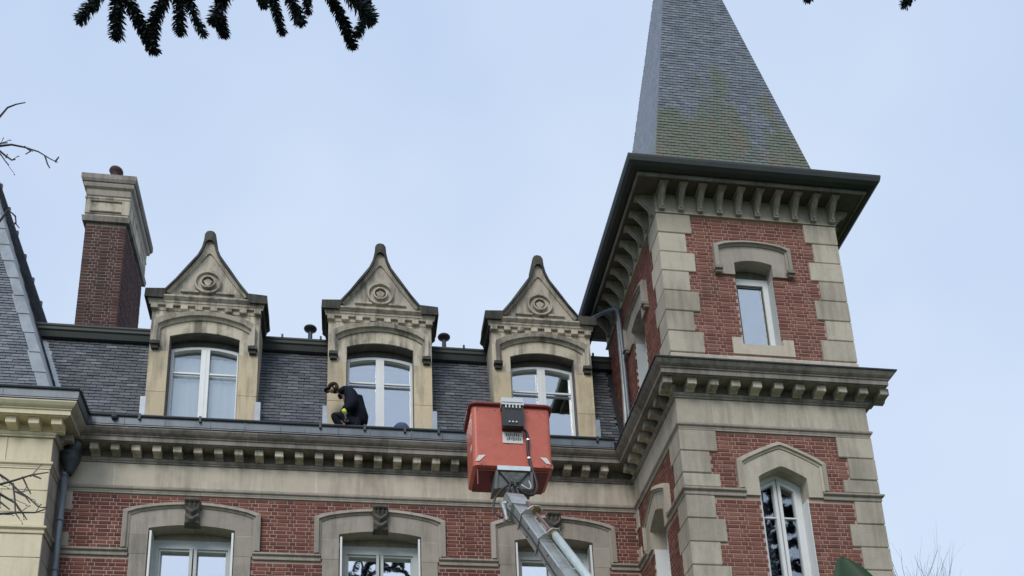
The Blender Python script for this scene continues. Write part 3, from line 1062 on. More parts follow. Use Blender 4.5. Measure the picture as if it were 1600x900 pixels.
def lower_window(cx):
    F = lambda a, z, d: (a + cx, -d, z)
    B = MB()
    B.ribbon(F, [(-1.03, 8.4), (-1.03, 8.6), (1.03, 8.6), (1.03, 8.4)], [(-.6, 8.4), (-.6, 8.55), (.6, 8.55), (.6, 8.4)], -.3, .03)
    sur = part('window_surround', B, M['stone'], main)
    for s in (-1, 1):
        for z0, z1, wd in ((8.6, 9.18, 1.03), (9.183, 9.78, 1.03), (9.783, 10.397, 1.03), (10.40, 10.793, 1.055)):
            q = MB()
            q.fbox(F, min(s * .737, s * wd), max(s * .737, s * wd), z0, z1, -.3, .034, .003)
            part('jamb_stone', q, M['stone'], sur)
    for s in (-1, 1):
        q = MB(); q.fbox(F, min(s * .74, s * 1.05), max(s * .74, s * 1.05), 10.79, 10.802, -.2, .0325)
        part('joint', q, M['mortar_white'], sur)
    na = 7
    for s in (-1, 1):
        oa = [p for p in arc(-1.055, 1.055, 11.175, 11.33, 2 * na) if p[0] <= .001]
        ia = [p for p in arc(-.737, .737, 10.905, 10.985, 2 * na) if p[0] <= .001]
        o_ = [(-1.055, 10.80)] + oa
        i_ = [(-.737, 10.80)] + ia
        o_ = [(s * -a, z) for a, z in o_]; i_ = [(s * -a, z) for a, z in i_]
        q = MB(); q.ribbon(F, o_, i_, -.3, .034)
        part('arch_stone', q, M['stone'], sur)
        # hood: roll and fillet
        h1 = [(-1.18, 10.50), (-1.18, 11.235)] + [p for p in arc(-1.18, 1.18, 11.255, 11.425, 2 * na) if -1.17 < p[0] <= .001]
        h2 = [(-1.095, 10.50), (-1.095, 11.185)] + [p for p in arc(-1.095, 1.095, 11.205, 11.365, 2 * na) if -1.09 < p[0] <= .001]
        h3 = [(-1.055, 10.50), (-1.055, 11.145)] + [p for p in arc(-1.055, 1.055, 11.17, 11.325, 2 * na) if -1.05 < p[0] <= .001]
        h1, h2, h3 = [[(s * -a, z) for a, z in h] for h in (h1, h2, h3)]
        q = MB(); q.ribbon(F, h1, h2, -.01, .075, d1i=.095); q.ribbon(F, h2, h3, -.01, .065, d1i=.05)
        part('hood_mould', q, M['stone'], sur)
    part('keystone', keystone_mb(cx), M['stone_key'], sur, smooth=True)
    # window
    W = lambda a, z, d: (a + cx, .30 - d, z)
    q = MB()
    q.ribbon(W, [(-.735, 8.6), (-.735, 10.83), (.735, 10.83), (.735, 8.6)], [(-.60, 8.6), (-.60, 10.67), (.60, 10.67), (.60, 8.6)], -.06, .03)
    q.ribbon(W, [(-.60, 8.6), (-.60, 10.67), (.60, 10.67), (.60, 8.6)], [(-.565, 8.6), (-.565, 10.63), (.565, 10.63), (.565, 8.6)], -.12, .0)
    win = part('window', q, M['grey_paint'], main)
    q = MB(); q.prism(W, [(-.735, 10.83), (.735, 10.83), (.735, 11.05), (-.735, 11.05)], -.06, -.01)
    part('head_board', q, M['stone'], win)
    for s in (-1, 1):
        q = MB(); q.fbox(W, min(s * .012, s * .065), max(s * .012, s * .065), 8.6, 10.665, -.05, .035)
        part('stile', q, M['grey_paint'], win)
        q = MB(); q.fbox(W, min(s * .065, s * .57), max(s * .065, s * .57), 8.6, 10.64, -.095, -.088)
        part('pane', q, M['glass_bright'], win)
    q = MB(); q.box(cx - .9, cx + .9, .9, .91, 8.5, 11.1)
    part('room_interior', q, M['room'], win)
    # folded louvred shutters in the reveal
    for s in (-1, 1):
        q = MB()
        xa = cx + s * .70
        q.box(xa - .018, xa + .018, -.015, .02, 8.62, 10.87)
        q.box(xa - .018, xa + .018, .235, .265, 8.62, 10.80)
        q.box(xa - .018, xa + .018, .02, .235, 10.80, 10.86)
        sh = part('shutter', q, M['white'], win)
        q = MB()
        z = 8.7
        while z < 10.77:
            q.hexa([(xa - .014, .02, z), (xa + .014, .02, z + .012), (xa + .014, .235, z + .012), (xa - .014, .235, z), (xa - .014, .02, z + .008), (xa + .014, .02, z + .02), (xa + .014, .235, z + .02), (xa - .014, .235, z + .008)])
            z += .034
        part('shutter_slats', q, M['white'], win, kind='stuff')
    return win


for c in DX:
    lower_window(c)

# ---- chimney behind the ridge
CX0, CX1, CY0, CY1 = -5.46, -4.65, 1.2, 3.0
FC, FCR, FCL = frame_front(CY0), frame_right(CX1), frame_left(CX0)
q = MB(); q.box(CX0 + .008, CX1 - .008, CY0 + .008, CY1 - .008, 15.6, 18.58)
chim = part('chimney', q, M['mortar_chimney'], main)
cb = lay_bricks(FC, CX0, CX1, 15.72, 18.57, lambda z: [])
cr_ = lay_bricks(FCR, CY0, CY1, 15.72, 18.57, lambda z: [])
make_bricks(cb + cr_, M['brick_chimney'], chim, 85)
cpath = [(CX0, CY0), (CX1, CY0), (CX1, CY1), (CX0, CY1)]
for nm, prof, mt in (
    ('fillet', [(-.3, 18.56), (.06, 18.58), (.075, 18.70), (.04, 18.74), (-.3, 18.75)], M['stone_cornice']),
    ('cap_frieze', [(-.3, 18.75), (.02, 18.75), (.02, 18.80), (.035, 18.80), (.035, 19.16), (.05, 19.18), (.05, 19.215), (-.3, 19.215)], M['stone_dormer']),
    ('cap_neck', [(-.3, 19.215), (.02, 19.215), (.02, 19.25), (.04, 19.27), (.04, 19.42), (.085, 19.46), (.10, 19.52), (.10, 19.56), (-.3, 19.56)], M['stone']),
    ('cap_slab', [(-.3, 19.56), (.12, 19.56), (.145, 19.62), (.145, 19.735), (.11, 19.755), (-.3, 19.78)], M['stone_cornice'])):
    q = MB()
    for i in range(4):
        s_ = sweep_mb(prof, cpath, i, closed=True, caps=False)
        q.add(s_.v, s_.f)
    q.box(CX0 + .29, CX1 - .29, CY0 + .2, CY1 - .2, prof[0][1], prof[-1][1])
    part(nm, q, mt, chim)
q = MB(); q.fbox(FC, CX0 + .07, CX1 - .12, 18.83, 18.855, .03, .06); q.fbox(FC, CX0 + .07, CX1 - .12, 19.10, 19.125, .03, .06)
part('cap_panel', q, M['stone_cornice'], chim)
q = MB()
q.lathe((-4.98, 1.28, 19.72), [(.12, 0), (.13, .07), (.11, .11), (.09, .17), (.085, .2), (.12, .26), (.145, .31), (.13, .36), (.09, .37)], 14)
part('chimney_pot', q, M['terracotta'], chim, smooth=True)

# lead valley between mansard and pavilion roof is on the pavilion; downpipe at the left end
q = MB()
q.lathe((-4.86, -.22, 11.80), [(.055, -.02), (.075, .03), (.085, .06), (.10, .12), (.135, .2), (.165, .28), (.17, .31), (.15, .33), (.17, .36), (.175, .40), (.15, .42)], 18)
q.tube([(-4.86, -.22, 12.18), (-4.80, -.24, 12.30), (-4.72, -.3, 12.42)], [.13, .12, .09], 10)
hp = part('rainwater_hopper', q, M['zinc_dark'], main, smooth=True)
q = MB()
q.tube([(-4.925, -.22, 11.82), (-4.925, -.22, 10.5), (-4.915, -.22, 9.2), (-4.915, -.22, 0.3)], .058, 14)
for z in (11.78, 10.9, 9.95, 9.0):
    q.tube([(-4.922, -.22, z - .03), (-4.922, -.22, z + .03)], .067, 14)
part('downpipe', q, M['pipe'], main, smooth=True)

# ================================================================== TOWER
tower = thing('tower', 'square red brick tower with pale quoins, wide bracketed eaves and a steep mossy slate spire', 'tower', (7.06, -.9, 0))
bw = MB()
UW, LWc = 7.06, 7.065
US, LS = -1.15, -1.25
slab(bw, FT, XL + .008, XR - .008, 0, 16.4, -.35, -.008, [(UW - .355, UW + .355, 13.3, 15.25), (LWc - .42, LWc + .42, 8.4, 11.1)])
slab(bw, FTL, YT + .36, YTBK, 0, 16.4, -.35, -.008, [(US - .355, US + .355, 13.3, 15.25), (LS - .42, LS + .42, 8.4, 11.1)])
slab(bw, FTR, YT + .36, YTBK, 0, 16.4, -.35, -.008, [])
bw.box(XL + .36, XR - .36, YTBK - .3, YTBK, 0, 16.4)
twall = part('brick_wall', bw, M['mortar_dark'], tower)
QZ_U = [16.08, 15.655, 15.235, 14.82, 14.40, 13.975, 13.555, 13.12]
QZ_L = [11.585, 11.18, 10.765, 10.51]
QZ_L2 = [10.36, 9.935, 9.51, 9.095, 8.68]


def wide(i):
    return .60 if i % 2 == 0 else .465


def ex_tower(z, side):
    ex = []
    for Q, st in ((QZ_U, 0), (QZ_L, 0), (QZ_L2, 1)):
        for i in range(len(Q) - 1):
            if Q[i + 1] <= z < Q[i]:
                wq = wide(i + st)
                if side == 'f':
                    ex += [(XL - .1, XL + wq), (XR - wq, XR + .1)]
                else:
                    ex += [(YT - .1, YT + wq * .88)]
    c = UW if side == 'f' else US
    if 13.13 < z < 13.5: ex.append((c - .56, c + .56))
    if 13.3 < z < 14.83: ex.append((c - .355, c + .355))
    elif 14.8 < z < 15.44: ex.append((c - .70, c + .70))
    elif 15.44 <= z < 15.56: ex.append((c - .7 * math.sqrt((15.56 - z) / .12), c + .7 * math.sqrt((15.56 - z) / .12)))
    c = LWc if side == 'f' else LS
    if z < 10.37: ex.append((c - .42, c + .42))
    elif z < 11.03: ex.append((c - .74, c + .74))
    elif z < 11.38: ex.append((c - .74 * (11.38 - z) / .35, c + .74 * (11.38 - z) / .35))
    return ex


tb = []
for (z0, z1) in ((8.5, 10.35), (10.515, 11.58), (13.125, 16.08)):
    tb += lay_bricks(FT, XL + .01, XR - .01, z0, z1, lambda z: ex_tower(z, 'f'), jt=.0095, jd=.25)
    tb += lay_bricks(FTL, YT + .01, YTBK, z0, z1, lambda z: ex_tower(z, 's'), jt=.0095, jd=.25)
    tb += lay_bricks(FTR, YT + .36, YTBK, z0, z1, lambda z: [], jt=.008)
make_bricks(tb, M['brick_tower'], twall, 290)
# quoins: corner blocks wrapping front and side
for Q, st in ((QZ_U, 0), (QZ_L, 0), (QZ_L2, 1)):
    for i in range(len(Q) - 1):
        z1, z0 = Q[i] - .004, Q[i + 1] + .006
        wq = wide(i + st) + random.uniform(-.008, .008)
        pr_ = .026 + random.uniform(-.003, .003)
        # left corner: L shaped plan with chamfered lower edge
        for s, X in ((1, XL), (-1, XR)):
            q = MB()
            xo = X - s * pr_
            xi = X + s * wq
            y0, y1 = YT - pr_, YT + wq * .88
            c_ = .012
            plan0 = [(xo + s * c_, y0 + c_), (xi - s * .003, y0 + c_), (xi - s * .003, YT + .03), (X + s * .03, YT + .03), (X + s * .03, y1), (xo + s * c_, y1)]
            plan1 = [(xo, y0), (xi, y0), (xi, YT + .03), (X + s * .03, YT + .03), (X + s * .03, y1), (xo, y1)]
            rows = [(plan0, z0), (plan1, z0 + .014), (plan1, z1 - .008), (plan0, z1)]
            vs = [(a, b_, z) for pl, z in rows for a, b_ in pl]
            fs = [tuple(range(6)), tuple(range(18, 24))]
            for k in range(3):
                for j in range(6):
                    jj = (j + 1) % 6
                    fs.append((k * 6 + j, k * 6 + jj, (k + 1) * 6 + jj, (k + 1) * 6 + j))
            q.add(vs, fs)
            part('quoin', q, M['stone_tower'], tower)
# small return quoins where the side meets the wing
for z0, z1 in ((11.2, 11.585), (10.515, 10.79)):
    q = MB(); q.fbox(FTL, -.17, 0, z0, z1, -.05, .022, .006)
    part('quoin', q, M['stone_frieze'], tower)
for seg in (3, 4, 5):
    if seg == 5:
        sweep_pieces('string_course_stone', P_STRING, PATH, seg, 1.2, M['stone'], tower)
    else:
        cc_ = LWc - XL if seg == 4 else -LS
        sweep_ranges('string_course_stone', P_STRING, PATH, seg, [(None, cc_ - .667), (cc_ + .667, None)], 1.2, M['stone'], tower)
    sweep_pieces('band_moulding', P_BAND, PATH, seg, 1.2, M['stone'], tower)
    sweep_pieces('frieze_stone', [(-.03, 11.732), (.022, 11.732), (.022, 12.188), (-.03, 12.188)], PATH, seg, .66, M['stone_tower'], tower, gap=.014)
    part('frieze_joint', sweep_mb([(-.03, 11.733), (.0205, 11.733), (.0205, 12.187), (-.03, 12.187)], PATH, seg), M['mortar_white'], tower)
    sweep_pieces('bed_moulding', P_BED, PATH, seg, 1.6, M['stone_cornice'], tower)
    part('cornice_backing', sweep_mb([(-.03, 12.28), (.02, 12.28), (.02, 12.44), (-.03, 12.44)], PATH, seg), M['stone_intrados'], tower)
    sweep_pieces('cornice_stone', P_CORONA, PATH, seg, 1.1, M['stone_cornice'], tower)
    part('lead_cover', sweep_mb([(.0, 12.68), (.44, 12.676), (.46, 12.665), (.465, 12.69), (.44, 12.70), (0, 12.78)], PATH, seg), M['zinc_dark'], tower)
for k in range(11):
    part('modillion', modillion(FT, 5.22 + k * .3795), M['stone_block'], tower) if k else None
for k in range(8):
    part('modillion', modillion(FTL, -2.98 + .32 + k * .355 - .12), M['stone_block'], tower)
for k in range(10):
    part('modillion', modillion(FTR, YT + .1 + k * .355), M['stone_cornice'], tower)
part('modillion', modillion(FT, XL - .21), M['stone_block'], tower)
# plinth course of the upper stage
TPATH = [(XL, YT), (XR, YT), (XR, YTBK), (XL, YTBK)]
for i in (0, 1, 3):
    sweep_pieces('plinth_stone', [(-.03, 12.70), (.03, 12.70), (.03, 13.085), (.012, 13.11), (-.03, 13.112)], TPATH, i, .95, M['stone_frieze'], tower, closed=True)


def upper_tower_window(F, c):
    G = lambda a, z, d: F(c + a, z, d)
    q = MB()
    q.ribbon(G, [(-.56, 13.50), (-.56, 13.16), (.56, 13.16), (.56, 13.50)], [(-.37, 13.50), (-.37, 13.37), (.37, 13.37), (.37, 13.50)], -.3, .022)
    sur = part('window_surround', q, M['stone_frieze'], tower)
    na = 6
    for s in (-1, 1):
        oa = [p for p in arc(-.62, .62, 15.40, 15.47, 2 * na) if p[0] <= .001]
        ia = [p for p in arc(-.355, .355, 15.09, 15.155, 2 * na) if p[0] <= .001]
        o_ = [(-.62, 14.835)] + oa; i_ = [(-.355, 14.835)] + ia
        o_ = [(s * -a - s * .0015, z) for a, z in o_]; i_ = [(s * -a - s * .0015, z) for a, z in i_]
        q = MB(); q.ribbon(G, o_, i_, -.25, .034)
        part('arch_stone', q, M['stone'], sur)
    h1 = [(-.72, 14.93), (-.72, 15.43)] + arc(-.72, .72, 15.45, 15.55, 10)[1:-1] + [(.72, 15.43), (.72, 14.93)]
    h2 = [(-.645, 14.93), (-.645, 15.385)] + arc(-.645, .645, 15.405, 15.50, 10)[1:-1] + [(.645, 15.385), (.645, 14.93)]
    h3 = [(-.615, 14.93), (-.615, 15.36)] + arc(-.615, .615, 15.38, 15.465, 10)[1:-1] + [(.615, 15.36), (.615, 14.93)]
    q = MB(); q.ribbon(G, h1, h2, -.01, .09, d1i=.11); q.ribbon(G, h2, h3, -.01, .07, d1i=.055)
    part('hood_mould', q, M['stone'], sur)
    for s in (-1, 1):
        q = MB(); q.fbox(G, s * .67 - .07, s * .67 + .07, 14.875, 14.93, -.01, .13); q.fbox(G, s * .67 - .055, s * .67 + .055, 14.825, 14.875, -.01, .09)
        part('hood_stop', q, M['stone_cornice'], sur)
    W = lambda a, z, d: F(c + a, z, d - .25)
    q = MB()
    q.ribbon(W, [(-.36, 13.40), (-.36, 14.97), (.36, 14.97), (.36, 13.40)], [(-.25, 13.47), (-.25, 14.84), (.25, 14.84), (.25, 13.47)], -.06, .02)
    q.fbox(W, -.36, .36, 13.385, 13.47, -.06, .06)
    win = part('window', q, M['white'], tower)
    q = MB(); q.ribbon(W, [(-.25, 13.47), (-.25, 14.84), (.25, 14.84), (.25, 13.47)], [(-.215, 13.50), (-.215, 14.80), (.215, 14.80), (.215, 13.50)], -.05, -.01)
    part('sash', q, M['steel_dark'], win)
    q = MB()
    for s in (-1, 1):
        q.fbox(G, s * .349 - .005, s * .349 + .005, 13.38, 14.83, -.245, -.03)
    part('reveal', q, M['grey_paint'], win)
    q = MB(); q.fbox(W, -.36, .36, 14.97, 15.2, -.08, -.01)
    part('head_board', q, M['stone_intrados'], win)
    q = MB(); q.fbox(W, -.22, .22, 13.49, 14.82, -.035, -.028)
    part('pane', q, M['glass'], win)
    q = MB(); q.fbox(W, -.5, .5, 13.3, 15.2, -.6, -.59)
    part('room_interior', q, M['room'], win)


def gothic(w_, z0, zs, za, n=7, b=.06):
    L_ = [(-w_, z0)]
    for k in range(n + 1):
        u = k / n
        L_.append((-w_ * (1 - u), zs + (za - zs) * u ** .86 - (.012 if k == n else 0)))
    return L_


def mirror(L_):
    return L_ + [(-a, z) for a, z in reversed(L_[:-1])]


def lower_tower_window(F, c):
    G = lambda a, z, d: F(c + a, z, d)
    q = MB()
    q.ribbon(G, [(-.60, 8.45), (-.60, 8.3), (.60, 8.3), (.60, 8.45)], [(-.42, 8.45), (-.42, 8.4), (.42, 8.4), (.42, 8.45)], -.3, .03)
    sur = part('window_surround', q, M['stone'], tower)
    for s in (-1, 1):
        o_ = gothic(.665, 10.39, 10.95, 11.285)
        i_ = gothic(.42, 10.39, 10.74, 10.965)
        o_ = [(s * -a - s * .0015, z) for a, z in o_]; i_ = [(s * -a - s * .0015, z) for a, z in i_]
        q = MB(); q.ribbon(G, o_, i_, -.25, .036)
        part('arch_stone', q, M['stone_tower'], sur)
    h1, h2, h3 = mirror(gothic(.78, 10.5, 11.03, 11.42)), mirror(gothic(.70, 10.5, 10.985, 11.345)), mirror(gothic(.66, 10.5, 10.955, 11.298))
    q = MB(); q.ribbon(G, h1, h2, -.01, .06, d1i=.09); q.ribbon(G, h2, h3, -.01, .06, d1i=.05)
    part('hood_mould', q, M['stone_tower'], sur)
    W = lambda a, z, d: F(c + a, z, d - .28)
    q = MB()
    q.ribbon(W, [(-.43, 8.45), (-.43, 10.86), (0, 11.09), (.43, 10.86), (.43, 8.45)], [(-.345, 8.45), (-.345, 10.70), (0, 10.885), (.345, 10.70), (.345, 8.45)], -.07, .02)
    for s in (-1, 1):
        q.fbox(G, s * .412 - .008, s * .412 + .008, 8.45, 10.385, -.26, -.02)
    win = part('window', q, M['white'], tower)
    for s in (-1, 1):
        q = MB()
        p_o = [(.01, 8.45), (.01, 10.865), (.34, 10.69), (.34, 8.45)]
        p_i = [(.065, 8.5), (.065, 10.77), (.285, 10.655), (.285, 8.5)]
        q.ribbon(W, [(s * a, z) for a, z in p_o], [(s * a, z) for a, z in p_i], -.05, .03)
        part('sash', q, M['white'], win)
        q = MB(); q.fbox(W, min(s * .065, s * .29), max(s * .065, s * .29), 10.14, 10.165, -.02, .012)
        part('glazing_bar', q, M['white'], win)
        q = MB(); q.prism(W, [(s * .06, 8.5), (s * .29, 8.5), (s * .29, 10.66), (s * .06, 10.78)], -.022, -.015)
        part('pane', q, M['glass_dark'], win)
    q = MB()
    n = 10
    for a0, a1 in ((-.34, -.10), (.04, .13)):
        vs = []
        for k in range(n + 1):
            a = a0 + (a1 - a0) * k / n
            d = -.10 - .015 * math.sin(k * 2.1)
            zt = 10.62 if a < 0 else 10.38 - .0 * k
            vs += [W(a + (.10 if a > 0 else .0), 8.5, d), W(a, zt, d)]
        q.add(vs, [(2 * k, 2 * k + 2, 2 * k + 3, 2 * k + 1) for k in range(n)])
    part('curtain', q, M['branch_reflection'], win)  # sheets behind the panes, coloured to paint branch reflections
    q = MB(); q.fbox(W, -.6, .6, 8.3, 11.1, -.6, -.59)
    part('room_interior', q, M['room'], win)


upper_tower_window(FT, UW)
upper_tower_window(FTL, US)
lower_tower_window(FT, LWc)
lower_tower_window(FTL, LS)
# eaves: frieze, brackets, soffit, gutter
for i in (0, 1, 2, 3):
    sweep_pieces('eaves_frieze_stone', [(-.03, 16.085), (.045, 16.085), (.045, 16.11), (.018, 16.13), (.018, 16.60), (-.03, 16.60)], TPATH, i, .9, M['stone_tower'], tower, closed=True)
    EP = [(XL - .0, YT), (XR + .07, YT), (XR + .07, YTBK - .18), (XL, YTBK - .18)]
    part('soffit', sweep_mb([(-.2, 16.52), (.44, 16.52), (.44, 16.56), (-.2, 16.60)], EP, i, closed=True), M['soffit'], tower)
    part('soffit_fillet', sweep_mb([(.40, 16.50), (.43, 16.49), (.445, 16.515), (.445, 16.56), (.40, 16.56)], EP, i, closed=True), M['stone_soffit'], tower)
    part('eaves_gutter', sweep_mb([(.43, 16.56), (.50, 16.55), (.575, 16.565), (.63, 16.62), (.65, 16.70), (.65, 16.745), (.63, 16.755), (.43, 16.755)], EP, i, closed=True, caps=False), M['zinc_moss'], tower)


def bracket(F, a):
    q = MB()
    w2 = .05
    prof = [(.0, 16.515), (.335, 16.515), (.335, 16.455), (.30, 16.45), (.27, 16.44), (.235, 16.40), (.185, 16.34), (.13, 16.28), (.10, 16.22), (.095, 16.17), (.10, 16.155), (.10, 16.125), (.06, 16.115), (0, 16.115)]
    vs = [F(a - w2, z, d) for d, z in prof] + [F(a + w2, z, d) for d, z in prof]
    k = len(prof)
    q.add(vs, [tuple(range(k)), tuple(range(2 * k - 1, k - 1, -1))] + [(j, (j + 1) % k, k + (j + 1) % k, k + j) for j in range(k)])
    q.fbox(F, a - .075, a + .075, 16.47, 16.517, 0, .36)
    # raised rib down the face
    rib = [(.30, 16.452), (.265, 16.425), (.20, 16.345), (.14, 16.275), (.112, 16.21), (.108, 16.16), (.09, 16.16), (.09, 16.3), (.25, 16.45)]
    vs = [F(a - .018, z, d + .012) for d, z in rib] + [F(a + .018, z, d + .012) for d, z in rib]
    k = len(rib)
    q.add(vs, [tuple(range(k)), tuple(range(2 * k - 1, k - 1, -1))] + [(j, (j + 1) % k, k + (j + 1) % k, k + j) for j in range(k)])
    return q


for k in range(10):
    part('eaves_bracket', bracket(FT, 5.46 + k * .359), M['stone_bracket'], tower)
for k in range(10):
    part('eaves_bracket', bracket(FTL, -2.70 + k * .372), M['stone_bracket'], tower)
for k in range(10):
    part('eaves_bracket', bracket(FTR, -2.70 + k * .372), M['stone_bracket'], tower)
# roof skirt and spire
AP = Vector((7.05, -1.12, 26.9))
EX0, EX1, EY0, EY1 = XL - .60, XR + .67, YT - .60, YTBK + .42
BX0, BX1, BY0, BY1 = 5.475, 8.60, -2.74, .42
q = MB(); q.hexa([(EX0, EY0, 16.72), (EX1, EY0, 16.72), (EX1, EY1, 16.72), (EX0, EY1, 16.72), (BX0, BY0, 17.28), (BX1, BY0, 17.28), (BX1, BY1, 17.28), (BX0, BY1, 17.28)])
part('roof_skirt', q, M['zinc_moss'], tower)
corners = [Vector((BX0, BY0, 17.2)), Vector((BX1, BY0, 17.2)), Vector((BX1, BY1, 17.2)), Vector((BX0, BY1, 17.2))]
q = MB(); q.add([tuple(c) for c in corners] + [tuple(AP)], [(0, 1, 4), (1, 2, 4), (2, 3, 4), (3, 0, 4), (3, 2, 1, 0)])
spire = part('spire', q, M['underlay'], tower)
allsl = []
for i in range(4):
    A, B = corners[i], corners[(i + 1) % 4]
    U = (B - A).normalized()
    mid_ = AP - A
    V = (mid_ - U * mid_.dot(U))
    H = V.length
    V.normalize()
    N = U.cross(V)
    if N.dot(A - Vector((7, -1.1, 17.2))) < 0: N = -N
    au = mid_.dot(U); Lb = (B - A).length
    allsl += lay_slates(A + N * .01, U, V, N, H * .985, lambda v, au=au, H=H: au * v / H - .008, lambda v, au=au, H=H, Lb=Lb: Lb + (au - Lb) * v / H + .008, .15, .088, None, .004 if i == 3 else .013, .003 if i == 3 else .006)
make_slates(allsl, M['slate_spire'], spire, 290)
q = MB()
for c in corners:
    q.tube([c, c.lerp(AP, .995)], .018, 5)
part('hip_roll', q, M['zinc'], spire)
q = MB()
q.tube([(6.38, -1.85, 23.0), (6.22, -1.95, 23.02), (6.20, -1.96, 22.92)], .018, 5)
part('roof_hook', q, M['zinc_dark'], spire)
q = MB(); q.lathe(tuple(AP - Vector((0, 0, .3))), [(.12, 0), (.1, .3), (.05, .5), (.09, .6), (.03, .75), (.015, 1.5)], 8)
part('finial', q, M['zinc'], tower)
# rainwater pipe on the flank and lead strip beside it
q = MB()
q.tube([(4.86, .62, 16.62), (4.88, .60, 16.52), (4.92, .50, 16.42), (5.15, .06, 16.27), (5.27, -.13, 16.2), (5.305, -.22, 16.08), (5.31, -.25, 15.8), (5.31, -.28, 14.9), (5.31, -.3, 13.6), (5.3, -.3, 12.8)], .042, 10)
part('downpipe', q, M['pipe'], tower, smooth=True)
q = MB()
q.tube([(5.325, -.10, 15.9), (5.32, -.13, 15.2), (5.33, -.08, 14.4), (5.30, -.14, 13.7), (5.27, -.15, 12.8)], [.04, .05, .045, .05, .05], 8)
q.fbox(FTL, -.06, .10, 12.85, 16.2, -.02, .03)
part('lead_flashing', q, M['pipe_pale'], tower)

# ================================================================== PAVILION at the left
pav = thing('corner_pavilion', 'cream stone pavilion corner with side coloured grey as shade, zinc gutter and steep slate roof, at left edge', 'house', (-8, 2, 0))
q = MB(); slab(q, FP, -13, XP - .002, 0, 12.3, -.4, -.02, []); slab(q, FPR, YP + .4, 0, 0, 12.3, -.3, -.02, [])
pw = part('stone_wall', q, M['stone_cream_shaded'], pav)
zs = [12.188, 11.732, None, 11.585, 11.175, 10.755, 10.51, None, 10.36, 9.925, 9.50, 9.08, 8.66]
prev = None
rows = []
for z in zs:
    if z is None:
        prev = None; continue
    if prev is not None: rows.append((z, prev))
    prev = z
for ri, (z0, z1) in enumerate(rows):
    cuts = [XP + .012, -5.76 - (.28 if ri % 2 else 0), -6.55 - (.3 if ri % 2 else 0), -7.6, -8.8, -10.2, -13]
    for b_, a in zip(cuts, cuts[1:]):
        q = MB(); q.fbox(FP, a + .003, b_ - .003, z0 + .004, z1 - .004, -.05, .012, .007)
        part('wall_stone', q, M['stone_cream'], pw)
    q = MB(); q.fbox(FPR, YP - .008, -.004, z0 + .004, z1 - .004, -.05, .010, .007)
    part('wall_stone', q, M['stone_cream_shaded'], pw)
for seg, mt, ct in ((0, M['stone_cream'], M['stone_cream']), (1, M['stone_cream_shaded'], M['stone_cream_shaded'])):
    sweep_pieces('string_course_stone', P_STRING, PATH, seg, 1.3, mt, pav)
    sweep_pieces('band_moulding', P_BAND, PATH, seg, 1.3, mt, pav)
    sweep_pieces('bed_moulding', P_BED, PATH, seg, 1.5, mt, pav)
    part('cornice_backing', sweep_mb([(-.03, 12.28), (.02, 12.28), (.02, 12.44), (-.03, 12.44)], PATH, seg), mt, pav)
    sweep_pieces('cornice_stone', P_CORONA, PATH, seg, 1.1, ct, pav)
    sweep_pieces('gutter_panel', P_APRON, PATH, seg, .66, M['zinc'], pav, gap=.006)
q = MB()
p0 = path_pts(0, 1, .485, 12.875)
q.tube([p0[0], p0[1]], .028, 8); q.tube([p0[1], p0[2]], .028, 8)
q.box(-13, XP + .47, YP - .47, YP + .2, 12.80, 12.815)
part('gutter', q, M['zinc_dark'], pav)
for k in range(8):
    part('modillion', modillion(FP, -4.93 - k * .368 - .01, .17), M['stone_cream'], pav)
for k in range(1):
    part('modillion', modillion(FPR, -.42, .15), M['stone_cream_shaded'], pav)
# roof: front and right faces meeting on a lead covered hip
k_ = 2.8
HB = Vector((-5.1, -.8, 13.0)); rise = 10.4
AH = Vector((-5.1 - rise / k_, -.8 + rise / k_, 13.0 + rise))
RB = Vector((-5.1, 7.2, 13.0)); AR = Vector((-5.1 - rise / k_, 7.2 - rise / k_ * .95, 13.0 + rise))
LB = Vector((-12.5, -.8, 13.0)); AL = Vector((-12.5 + rise / k_, -.8 + rise / k_, 13 + rise))
q = MB(); q.add([tuple(HB), tuple(RB), tuple(AR), tuple(AH)], [(0, 1, 2, 3)])
q.add([tuple(LB), tuple(HB), tuple(AH), tuple(AL)], [(0, 1, 2, 3)])
q.add([tuple(RB), (-12.5, 7.2, 13), tuple(AL + Vector((0, .2, 0))), tuple(AR)], [(0, 1, 2, 3)])
proof = part('pavilion_roof', q, M['underlay'], pav)
psl = []
V = Vector((0, 1, k_)).normalized(); U = Vector((-1, 0, 0)); N = Vector((0, -k_, 1)).normalized()
cz = V.z
psl += lay_slates(HB + N * .01, U, V, N, 10.6, lambda v: .0 + (v * cz) / k_ + .12, lambda v: 7.4 - (v * cz) / k_, .21, .0875)
V2 = Vector((-1, 0, k_)).normalized(); U2 = Vector((0, 1, 0)); N2 = Vector((k_, 0, 1)).normalized()
psl += lay_slates(HB + N2 * .01, U2, V2, N2, 10.6, lambda v: (v * V2.z) / k_ + .12, lambda v: 8.0 - (v * V2.z) / k_ * .95 - .05, .21, .0875)
make_slates(psl, M['slate_pavilion'], proof, 290)
q = MB()
